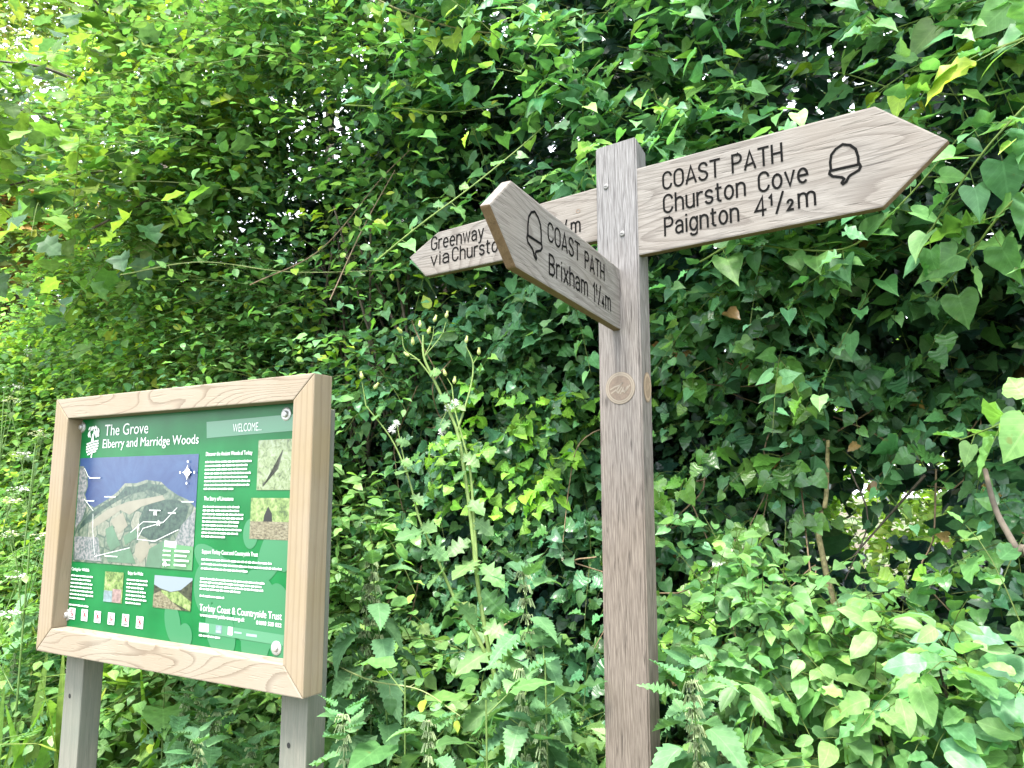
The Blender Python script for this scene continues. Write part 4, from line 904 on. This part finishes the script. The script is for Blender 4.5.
NE = [  # px, py of the top, distance, label
 (732, 672, 1.52, "flowering nettle standing nearest the post's right side"), (748, 655, 1.62, "nettle with pale tassels second from the post on its right"), (712, 730, 1.74, "low nettle tucked against the post's right edge"), (770, 720, 1.5, "nettle between the flowering pair and the oval-leaved shrub"),
 (548, 575, 1.80, "tall nettle left of the post beside the sow thistle"), (548, 645, 1.86, "nettle just left of the post's foot"), (530, 680, 1.66, "nettle leaning in front of the sow thistle's base"), (532, 725, 1.66, "lowest nettle left of the post"),
 (385, 640, 1.95, "nettle right of the board's right hand post"), (350, 585, 2.05, "nettle top showing at the board's right edge"), (410, 560, 2.0, "nettle behind the sow thistle's left stem"), (360, 715, 1.80, "low nettle in front of the board's right hand post"), (440, 735, 1.68, "nettle in the middle of the bottom edge"),
 (145, 690, 2.55, "nettle under the board beside its left hand post"), (185, 715, 2.35, "nettle under the left half of the board"), (225, 690, 2.45, "nettle under the middle of the board"), (262, 725, 2.15, "nettle under the board beside its right hand post"), (205, 755, 2.1, "nettle lowest under the board"),
 (25, 560, 3.4, "nettle standing behind the board's left corner"), (48, 690, 3.0, "nettle left of the board's left hand post"), (12, 655, 3.3, "nettle at the left edge among long grass")]
for i, (px, py, D, lab) in enumerate(NE):
    o = nprot[i] if i < 3 else copy_tree(nprot[i % 3]); top = at(px, py, D); p = rooted(top); o.location = tuple(p); k = (top[2] - p[2]) / (1.0, .95, 1.05)[i % 3]
    o.scale = (max(.9, min(1.1, k)),) * 2 + (k,); o.rotation_euler = (rng.normal(0, .05), rng.normal(0, .05), rng.uniform(0, 6.28)); tag(o, lab, "nettle", "nettles in front of the hedge")

# -- the tall sow thistle
D0 = 1.88; base = rooted(at(512, 760, 1.80)); r_ = plant("sow_thistle", tuple(base), "tall pale-stemmed sow thistle gone to seed between the board and the fingerpost", "sow thistle")
T = lambda pts: np.array([at(x, y, D0) for x, y in pts]) - base
lines_ = [([(510, 735), (491, 660), (478, 585), (471, 520), (464, 470), (456, 428), (434, 380), (424, 357), (423, 335)], 0.0061, 0.0025), ([(491, 667), (475, 632), (457, 604), (438, 560), (420, 521), (409, 480), (392, 440), (366, 406)], 0.0050, 0.0014),
          ([(478, 585), (474, 520), (470, 470), (463, 440), (455, 410), (452, 386)], 0.0043, 0.0014), ([(457, 432), (470, 390), (473, 364), (466, 346)], 0.0029, 0.0011), ([(434, 380), (418, 360), (405, 350), (402, 336)], 0.0022, 0.0009), ([(424, 357), (432, 340), (434, 326)], 0.0014, 0.0007), ([(424, 357), (441, 336), (446, 322)], 0.0014, 0.0007),
          ([(473, 364), (478, 356)], 0.0014, 0.0007), ([(409, 480), (402, 450), (397, 425)], 0.0022, 0.0009), ([(366, 406), (362, 382)], 0.0014, 0.0007), ([(420, 360), (410, 358)], 0.0014, 0.0007), ([(452, 386), (447, 378)], 0.0014, 0.0007), ([(452, 400), (440, 425)], 0.0014, 0.0007)]
st = [(spline(T(p), 4 * len(p)), a, c) for p, a, c in lines_]; st.insert(0, (np.array([[0, 0, 0], (T([(510, 735)])[0]) * .6, T([(510, 735)])[0]]), .010, .0085))
tube_obj("stems", st, M_LEAF, r_, 7, (.20, .30, .10))
P = []; 
for x, y in ((402, 333), (420, 327), (434, 322), (446, 318), (409, 356), (466, 343), (479, 355), (446, 376), (362, 379), (374, 389), (428, 334), (413, 345), (454, 384)): P.append(T([(x, y)])[0])
for c in P:
    d = unit(rng.normal(0, .35, 3) + UP); L_ = np.linspace(0, 1, 7); prof = np.array([.0015, .0052, .0064, .0058, .0042, .0034, .0040]) * .78
    v, f = tubes((c[None] + np.outer(L_ * .019, d))[None], prof[None], 8); np_mesh("flower_bud", v, f, M_LEAF, r_, np.tile(np.array([.34, .40, .17, 1]), (len(v), 1)))
M_FLUFF = plain("white seed down", (.75, .76, .72, 1), .9)
for x, y in ((455, 403), (442, 432), (396, 424), (448, 408), (392, 430)):
    c = T([(x, y)])[0]; q = [unit(rng.normal(0, 1, 3) + UP * .4) for _ in range(60)]; tube_obj("seed_head", [(np.array([c, c + e * .006, c + e * .0105]), .00035, .0006) for e in q], M_FLUFF, r_, 3, (.7, .7, .7))
P, Y, S = [], [], []
for x, y, dx, dy, sz in ((478, 560, -25, 8, .12), (480, 565, 26, 10, .11), (464, 590, -26, 10, .11), (482, 590, 24, 22, .12), (492, 650, -24, 6, .13), (495, 655, 26, 8, .12), (457, 604, 24, 12, .09), (445, 570, -22, 8, .10), (425, 530, -24, 4, .10), (422, 525, 20, 4, .08), (470, 500, 16, 14, .08), (462, 455, 18, 6, .07), (458, 440, -16, 4, .07), (440, 395, 14, 4, .05), (430, 372, 14, -4, .05), (408, 470, -16, 4, .07), (396, 440, 12, 0, .05), (502, 700, -26, 8, .15), (505, 705, 28, 6, .15), (508, 730, -22, 12, .16), (484, 625, 22, 4, .10), (470, 540, -18, 6, .09), (474, 520, 18, 8, .08), (465, 470, -14, 6, .06), (430, 545, 16, 8, .08), (412, 495, 16, 6, .06), (402, 460, 14, 2, .05), (470, 395, 10, 4, .045), (450, 420, -12, 6, .05), (378, 415, -10, 4, .045), (456, 405, 12, 2, .04)):
    P.append(T([(x, y)])[0]); e = at(x + dx, y + dy, D0 - .02 * (dx % 3)) - at(x, y, D0); Y.append(e + np.array([0, -.02, -.01])); S.append(sz)
foliage("leaves", [leaves_mesh("thistle", P, Y, np.array([(-.35, -.6, .7)] * len(P)) + rng.normal(0, .25, (len(P), 3)), np.array(S) * .78, colours(len(P), [(2, (.11, .22, .085)), (1, (.15, .27, .10))], .1), .5, .3, 6)], M_LEAF, r_)

# -- broad-leaved weeds
for px, py, D, sz, nl, lab in ((545, 660, 1.72, .12, 9, "broad shiny heart-leaved weed left of the post's foot"), (405, 680, 1.82, .12, 9, "broad-leaved weed between the board and the sow thistle"), (486, 700, 1.62, .10, 8, "large-leaved weed at the foot of the sow thistle"), (300, 640, 2.15, .12, 8, "broad-leaved weed behind the board's right hand post"), (165, 670, 2.7, .13, 9, "broad-leaved weed under the board's left half")):
    top = at(px, py, D); p = rooted(top); h = top[2] - p[2]; r_ = plant("broad_leaved_weed", tuple(p), lab, "weed", "broad-leaved weeds at the foot of the hedge")
    a = rng.uniform(0, 6.28) + np.arange(nl) * 2.4; t_ = np.linspace(.45, 1, nl); ln = .16 * (1.1 - t_) + .04
    P = np.stack([np.cos(a) * ln, np.sin(a) * ln, h * t_ + .02], -1); Y = np.stack([np.cos(a), np.sin(a), -.2 + .5 * (t_ > .9)], -1); Nn = np.stack([np.cos(a) * .3, np.sin(a) * .3, np.ones(nl)], -1)
    foliage("leaves", [leaves_mesh("fine_heart", P, Y, Nn, sz * rng.uniform(.75, 1.1, nl), colours(nl, GREENS["pale"], .1), .6, .25, 5)], M_LEAF, r_)
    tube_obj("stem", [(np.array([[0, 0, 0], [.01, 0, h * .5], [0, 0, h]]), .004, .002)] + [(np.array([[0, 0, h * q - .03], P[i]]), .0018, .0012) for i, q in enumerate(t_)], M_LEAF, r_, 5, (.12, .20, .06))

# -- pale shrubs at the lower right
def bush(name, lab, cat, cen, rad, n, kind, size, cols, nleaf=9, length=(.15, .35), droop=.25, upw=1.0, mat=None, curl=.5, hull=.55, root=None, limbs=8, petiole=.35, **kw):
    cen = np.array(cen); p = rooted(cen) if root is None else np.array(root); r_ = plant(name, tuple(p), lab, cat)
    d = unit(rng.normal(0, 1, (n, 3)) + UP * .25 + np.array([-.25, -.5, 0])); rr = hull + (1 - hull) * rng.random(n) ** .6
    rr *= 1 + .22 * np.sin(d[:, 0] * 5 + 1) * np.sin(d[:, 2] * 6 + d[:, 1] * 4)
    base_ = cen + d * np.array(rad) * rr[:, None]
    bt = shoots(base_, d * .8 + UP * .35 + rng.normal(0, .35, (n, 3)), rng.uniform(*length, n), nleaf, droop, kind, size, cols, upw=upw, curl=curl, petiole=petiole, face=np.array([-.3, -.9, 0]), **kw)
    dress(r_, "foliage", [bt], mat or M_LEAF, "twigs")
    pol = []
    for i in range(limbs):
        e = base_[rng.integers(0, n)]; mid_ = (p + e) / 2 + np.array([0, 0, .18]) * np.linalg.norm(e - p) * .4
        pol.append((spline([p - p, mid_ - p, e - p], 8), .004 + .006 * np.linalg.norm(rad) , .0022))
    tube_obj("limbs", pol, M_BARK, r_, 5); return r_
c = at(925, 800, 1.85); bush("dogwood_shrub", "pale green oval-leaved shrub filling the lower right corner", "shrub", c, (.42, .28, .27), 170, "fine_oval", .074, GREENS["pale"], 8, (.16, .34), .35, limbs=10, leafdown=.4, curl=.9, fold=.45)
c = at(1010, 705, 1.75); bush("dogwood_shrub", "oval-leaved shrub at the right edge below the bare leaning stick", "shrub", c, (.16, .16, .20), 45, "fine_oval", .076, GREENS["pale"][1:] + GREENS["climb"][1:2], 8, (.16, .36), .35, limbs=6, leafdown=.35)
c = at(770, 650, 1.84); bush("elder_seedling", "young shrub with small paired leaflets right of the post above the nettles", "shrub", c, (.20, .14, .13), 90, "ovate", .052, GREENS["pale"] + GREENS["mixed"][:1], 8, (.12, .26), .25, limbs=6)
# -- what lies beyond the hedge
c = np.array([2.9, 4.6, 1.2]); bush("sunlit_bush", "smaller sunlit bush beyond the hedge, low in its opening", "bush", c, (.7, .6, .8), 420, "small", .085, [(2, (.17, .29, .045)), (1, (.22, .33, .07)), (1, (.10, .20, .035))], 9, (.2, .45), .2, mat=M_THIN, stem_r=0, root=(2.9, 4.6, .7))
c = np.array([2.55, 5.6, 1.75]); bush("sunlit_bush", "larger yellow-green bush well behind the hedge opening", "bush", c, (1.3, .8, 1.2), 800, "ovate", .07, [(2, (.20, .35, .05)), (1, (.27, .42, .07)), (1, (.10, .21, .035))], 9, (.15, .35), .2, mat=M_THIN, stem_r=.0015, root=(2.55, 5.6, .75), hull=.3)
# saplings and sticks in the opening
r_ = plant("sapling", tuple(loc(-.66, 0, -.12)), "thin pale sapling stem standing in the hedge opening", "sapling"); p = np.array(r_.location)
q = [at(823, 560, 2.2), at(826, 500, 2.2), at(828, 440, 2.2)]; tube_obj("stem", [(spline([p - p, q[0] - p, q[1] - p, q[2] - p], 14), .009, .005)], plain("lichened yellow bark", (.30, .25, .12, 1), .9, noise=.4, nscale=120), r_, 7)
tube_obj("twig", [(spline(np.array([at(*x) for x in [(850, 470, 2.2), (868, 520, 2.2), (845, 580, 2.2)]]) - p, 9), .0025, .0015), (spline(np.array([at(*x) for x in [(925, 475, 2.15), (885, 520, 2.2), (850, 560, 2.2)]]) - p, 9), .004, .002)], M_BARK, r_, 5)
q = np.array([at(*x) for x in [(1040, 600, 1.72), (1018, 552, 1.74), (996, 510, 1.80), (985, 470, 1.9)]]); p = rooted(q[0]); r_ = plant("dead_stick", tuple(p), "bare brown stick leaning out of the hedge at the right edge", "stick")
tube_obj("stem", [(spline(np.vstack([p[None] + [.1, 0, 0], q]) - p, 16), .0075, .005)], M_BARK, r_, 7)

# -- cow parsley at the left edge
def make_parsley(h, seed):
    g = np.random.default_rng(seed); P, Y, Nn, S, st, W = [], [], [], [], [], []
    st.append((np.array([[0, 0, 0], [.01, .01, h * .5], [.03, 0, h * .9]]), .005, .003))
    for i in range(7):
        a = i * 2.4 + g.normal(0, .3); t_ = .2 + .09 * i; c0 = np.array([0, 0, h * t_]); d = np.array([math.cos(a), math.sin(a), .45]); ln = .34 - .03 * i; e = c0 + unit(d) * ln
        st.append((np.array([c0, (c0 + e) / 2 + [0, 0, .02], e]), .002, .001))
        lat = unit(np.cross(unit(d), UP))
        for j in range(9):
            f = .3 + .7 * j / 8; b_ = c0 + unit(d) * ln * f; w_ = .15 * (1.15 - f)
            for sg in (-1, 1):
                dd = unit(lat * sg + unit(d) * .6)
                for q in range(4):
                    P.append(b_ + dd * w_ * (q + .5) / 4); Y.append(dd + unit(d) * .5 * (-1) ** q + g.normal(0, .2, 3)); Nn.append(UP + g.normal(0, .25, 3)); S.append(.034 * (1.1 - q * .15))
    for i in range(4):
        a = i * 1.7; c = np.array([.03 + .10 * math.cos(a), .10 * math.sin(a), h * (.92 + .08 * (i % 2))]); st.append((np.array([[.02, 0, h * .72], (c + [.02, 0, h * .76]) / 2, c - [0, 0, .03]]), .002, .0012))
        for j in range(10):
            u = g.normal(0, .02, 3) * [1, 1, .25]; st.append((np.array([c - [0, 0, .03], c + u]), .0007, .0005))
            for q in range(6): W.append(c + u + g.normal(0, .006, 3) * [1, 1, .3])
    return (leaves_mesh("lance", P, Y, Nn, np.array(S), colours(len(P), GREENS["herb"], .12), .4, .2, 4), st, leaves_mesh("oval", W, g.normal(0, 1, (len(W), 3)) * [1, 1, .1], np.tile(UP, (len(W), 1)) + g.normal(0, .2, (len(W), 3)), np.full(len(W), .009), np.full((len(W), 3), .75), 0, .1, 2))
pprot = []
for i in range(2):
    r_ = empty("cow_parsley"); lf, st, fl = make_parsley(1.25, 70 + i); foliage("leaves", [lf], M_THIN, r_); tube_obj("stems", st, M_LEAF, r_, 5, (.14, .24, .08)); foliage("flowers", [fl], plain("white petals", (.8, .8, .75, 1), .7) if i == 0 else pprot[0].children[2].data.materials[0], r_); pprot.append(r_)
for i, (px, py, D, lab) in enumerate(((12, 352, 4.3, "tallest cow parsley at the left edge above the board's top corner"), (38, 400, 3.7, "cow parsley just left of the board's top left corner"), (8, 455, 3.5, "cow parsley at the left edge level with the board's map"), (30, 500, 3.2, "cow parsley beside the lower left of the board"), (-5, 580, 3.1, "cow parsley cut by the left edge near the board's bottom corner"), (46, 355, 5.0, "farthest cow parsley showing over the board's left corner"))):
    o = pprot[i] if i < 2 else copy_tree(pprot[i % 2]); top = at(px, py, D); p = rooted(top); o.location = tuple(p); k = (top[2] - p[2]) / 1.25; o.scale = (1, 1, k); o.rotation_euler = (0, 0, rng.uniform(0, 6.28)); tag(o, lab, "cow parsley", "cow parsley on the verge")

# -- climbing shoots one can follow by eye
def vine(lab, pts, n, kind, size, cols, r=.0026, t0=.1, mat=None, name="vine_shoot", stemcol=(.14, .22, .06), down=.35, cur=.5, buds=0):
    Q = spline(np.array([at(*p) for p in pts]), 40); b0 = Q[0]; r_ = plant(name, tuple(b0), lab, "vine", "vine shoots hanging out of the hedge")
    tube_obj("stem", [(Q - b0, r, r * .5)], mat or M_LEAF, r_, 5, stemcol)
    tt = np.linspace(t0, 1, n); idx = np.clip((tt * 39).astype(int), 0, 38); c = Q[idx]; tan = unit(Q[idx + 1] - Q[idx]); lat = unit(np.cross(tan, np.array([0, -1, .4]))) * np.where(np.arange(n) % 2, 1, -1)[:, None]
    Y = unit(lat * .8 + tan * .6 - UP * down + rng.normal(0, .3, (n, 3))); sz = size * rng.uniform(.6, 1.2, n) * (1.1 - .5 * tt ** 2); P = c + Y * (sz * .5)[:, None]
    foliage("leaves", [leaves_mesh("fine_" + kind if "fine_" + kind in SHAPES else kind, P - b0, Y, unit(UP * .8 + np.array([-.2, -.6, 0]) + rng.normal(0, .3, (n, 3))), sz, colours(n, cols, .12), cur, .3, 5)], M_LEAF, r_)
    tube_obj("leaf_stalks", [(np.array([c[i], P[i]]) - b0, .0011, .0008) for i in range(n)], M_LEAF, r_, 3, stemcol)
    if buds:
        for i in range(buds):
            k_ = int(39 * (.35 + .6 * i / buds)); e = Q[k_] - b0 + rng.normal(0, .012, 3) + UP * .012; v, f = tubes((e[None] + np.outer(np.linspace(0, 1, 6) * .009, UP))[None], np.array([[.001, .0035, .0045, .0045, .003, .0006]]), 6); np_mesh("bud", v, f, M_LEAF, r_, np.tile(np.array([.40, .50, .25, 1]), (len(v), 1)))
Yl, Pl, Cl = GREENS["yellow"], GREENS["pale"], GREENS["climb"][1:]
vine("straight pale shoot slanting up behind the left hand arm", [(375, 262, 2.05), (420, 225, 2.0), (480, 180, 1.98), (548, 122, 2.0), (600, 60, 2.05)], 16, "heart", .05, Pl, .0028)
vine("shoot hanging straight down above the near arm", [(583, 10, 2.0), (583, 90, 1.98), (584, 147, 1.95), (594, 182, 1.9)], 10, "heart", .055, Pl + Cl, .0024)
vine("arched shoot with small buds right of the post's top", [(632, 80, 2.0), (648, 78, 1.98), (657, 100, 1.95), (662, 128, 1.92), (690, 150, 1.9)], 6, "heart", .05, Pl, .0026, buds=6)
vine("long shoot hanging out below the Churston Cove arm", [(700, 262, 1.95), (738, 244, 1.9), (800, 250, 1.86), (852, 246, 1.8), (905, 200, 1.74), (965, 130, 1.7)], 18, "heart", .075, Pl + Cl, .0030)
vine("drooping sprig of large leaves right of the arm's tip", [(1040, 90, 1.65), (985, 150, 1.66), (940, 215, 1.7), (915, 262, 1.72)], 11, "heart", .085, Cl + Pl, .0026)
vine("yellow-green spray crossing the top edge left of centre", [(360, -10, 2.3), (395, 8, 2.25), (440, 24, 2.2), (480, 32, 2.15), (522, 34, 2.1)], 14, "heart", .075, Yl, .0036, stemcol=(.22, .22, .10), down=.7)
vine("trailing yellow-green sprig above the near arm's tip", [(345, 105, 2.35), (400, 108, 2.3), (450, 112, 2.25), (500, 105, 2.2)], 16, "ovate", .05, Yl + Pl, .0024)
vine("bright long-leaved shoot reaching in from the right edge above the arm", [(1045, 30, 1.6), (990, 50, 1.66), (930, 60, 1.72), (880, 90, 1.8)], 14, "ovate", .095, Yl + Pl, .0030)
vine("upper shoot reaching in at the top right corner", [(1045, -20, 1.65), (985, 0, 1.72), (920, 20, 1.8), (850, 45, 1.9)], 14, "heart", .085, Pl + Cl, .0030)
vine("shoot with yellow-tipped leaves above the arm's acorn", [(960, 95, 1.8), (900, 90, 1.85), (850, 75, 1.9), (815, 68, 1.95)], 10, "ovate", .085, Yl + Pl, .0026)
vine("shoot trailing across the shaded hollow right of the post", [(760, 265, 1.98), (800, 285, 2.0), (840, 305, 2.02)], 7, "heart", .055, Pl, .0022)
vine("leafy shoot at the right edge level with the hollow", [(1045, 170, 1.62), (1000, 215, 1.68), (960, 268, 1.75), (930, 300, 1.82)], 12, "heart", .085, Pl, .0028)
vine("broad-leaved shoot at the right edge below the hollow", [(1050, 400, 1.65), (1010, 420, 1.7), (960, 440, 1.78)], 8, "ivy", .085, GREENS["ivynew"][:1] + Pl, .0028)
for i, (pts, lab) in enumerate((([(60, 215, 3.2), (110, 185, 3.1), (170, 182, 3.0), (230, 190, 2.9)], "pale arching stem low over the layered shrub"), ([(150, 60, 3.3), (145, 90, 3.2), (165, 112, 3.1), (150, 75, 3.0)], "curled pale stem among the sycamore leaves"), ([(165, 62, 3.1), (240, 60, 3.0), (320, 45, 2.9), (365, 5, 2.8)], "long thin stem bowed under the sycamore's leaves"),
    ([(120, 275, 3.1), (200, 262, 2.9), (290, 272, 2.7), (400, 270, 2.5)], "long stem running level above the board"), ([(250, 285, 2.8), (320, 250, 2.6), (380, 180, 2.5), (410, 150, 2.4)], "grey stem slanting through the middle of the hedge"), ([(330, 300, 2.45), (362, 230, 2.45), (395, 170, 2.4)], "brown bare stem beside the left hand arm"), ([(325, 660, 2.0), (370, 680, 1.9), (420, 690, 1.85), (460, 716, 1.75)], "pale stem lying over the weeds right of the board"))):
    vine(lab, pts, 8 + i % 3, "ovate", .045, Pl + Yl, .0026, stemcol=((.22, .28, .12), (.20, .16, .11))[i in (4, 5)])

# -- the sycamore hanging over the lane, and the trees beyond
root = np.array([-2.9, 6.0, 0.0]); root = rooted(root); r_ = plant("sycamore_tree", tuple(root), "sycamore with big lobed yellow-green leaves overhanging the hedge at the upper left", "tree")
tr = spline([(0, 0, -.2), (.05, 0, 1.2), (.1, -.05, 2.6), (.2, -.1, 4.2), (.3, 0, 6.0), (.35, .1, 8.0)], 30); tube_obj("trunk", [(tr, .13, .04)], M_BARK, r_, 10)
LB = [[at(x, y, D) - root for x, y, D in p] for p in (
    [(225, 200, 4.6), (216, 130, 3.9), (150, 60, 3.6), (85, -10, 3.3)], [(240, 140, 4.5), (236, 105, 3.9), (210, 55, 3.6), (186, 10, 3.4), (170, -50, 3.2)], [(170, 150, 5.0), (110, 100, 4.4), (50, 70, 3.9), (-10, 60, 3.5)], [(190, 200, 4.8), (120, 175, 4.0), (60, 175, 3.7), (10, 185, 3.5)],
    [(300, 150, 4.4), (300, 80, 3.7), (330, 20, 3.3), (360, -50, 3.0)], [(300, 120, 4.5), (260, 60, 4.0), (250, 20, 3.7), (265, -60, 3.4)], [(120, 200, 5.2), (60, 130, 4.8), (20, 110, 4.4), (-40, 120, 4.0)], [(200, 210, 4.4), (190, 190, 3.7), (150, 200, 3.3), (90, 230, 3.2)], [(290, 190, 4.0), (270, 150, 3.3), (230, 140, 3.1), (180, 150, 3.0)])]
for p in LB:
    q = spline(np.vstack([tr[[14, 16, 18, 20, 22][rng.integers(0, 5)]][None], np.array(p)]), 26)
    o = tube_obj("branch", [(q, .016, .004)], M_BARK, r_, 7)
bs, ds = [], []
for p in LB:
    q = spline(np.array(p), 40)
    for k in range(38):
        i = int(39 * rng.uniform(.12, 1) ** .8); bs.append(q[min(i, 39)] + root + rng.normal(0, .13, 3)); ds.append(rng.normal(0, .7, 3) + np.array([-.25, -.4, .05]))
bt = shoots(np.array(bs), np.array(ds), rng.uniform(.2, .5, len(bs)), 7, .35, "maple", .092, GREENS["maple"], face=np.array([-.3, -.6, .3]), upw=1.2, curl=.45, petiole=.7, taper=.2, stem_r=.002, leafdown=.3)
dress(r_, "crown", [bt], M_THIN, "twigs")
for i, (px, py, D, rad, n, cols, lab) in enumerate((
    (20, 110, 12.0, (2.2, 1.6, 2.4), 620, GREENS["far"], "yellow-green tree filling the far upper left"), (8, 262, 7.4, (.75, .7, .75), 360, GREENS["far"] + [(5, (.26, .17, .06))], "brownish golden bush at the far left beyond the hedge"),
    (150, -10, 11.0, (1.9, 1.6, 1.7), 380, GREENS["far"][:2] + GREENS["mixed"][2:], "light green tree behind the sycamore, top left of the photo"), (50, 320, 9.0, (1.0, .8, .9), 380, GREENS["mixed"], "darker green bush under the far golden bush"), (330, 0, 10.0, (1.9, 1.5, 1.8), 360, GREENS["far"][:2] + GREENS["mixed"], "pale green treetop above the middle of the hedge"))):
    x, y, z = at(px, py, D)
    rt = np.array([x, y, 0.0]); rr_ = bush("background_tree", lab, "tree", (x, y, z), rad, int(n * 1.7), "ovate", .13, cols, 8, (.35, .8), .3, mat=M_THIN, stem_r=.004, root=rt, limbs=9, hull=.3)
    tube_obj("trunk", [(spline([(0, 0, -.2), (.1, 0, z * .4), (0, .1, z)], 14), .12, .05)], M_BARK, rr_, 8)
# a white flower low in the shrub
c = at(792, 664, 1.72); p = rooted(c); r_ = plant("white_flower", tuple(p), "small white flower on a thin stem among the leaves right of the nettles", "flower")
a = np.arange(5) * 1.257; foliage("petals", [leaves_mesh("oval", np.tile(c - p, (5, 1)), np.stack([np.cos(a), np.full(5, -.3), np.sin(a)], -1), np.tile(np.array([0, -1.0, .2]), (5, 1)), np.full(5, .013), np.full((5, 3), .8), .2, .2, 2)], pprot[0].children[2].data.materials[0], r_)
tube_obj("stem", [(np.array([[0, 0, 0], (c - p) * .6 + [.01, 0, 0], c - p]), .0018, .001)], M_LEAF, r_, 5, (.12, .2, .06))
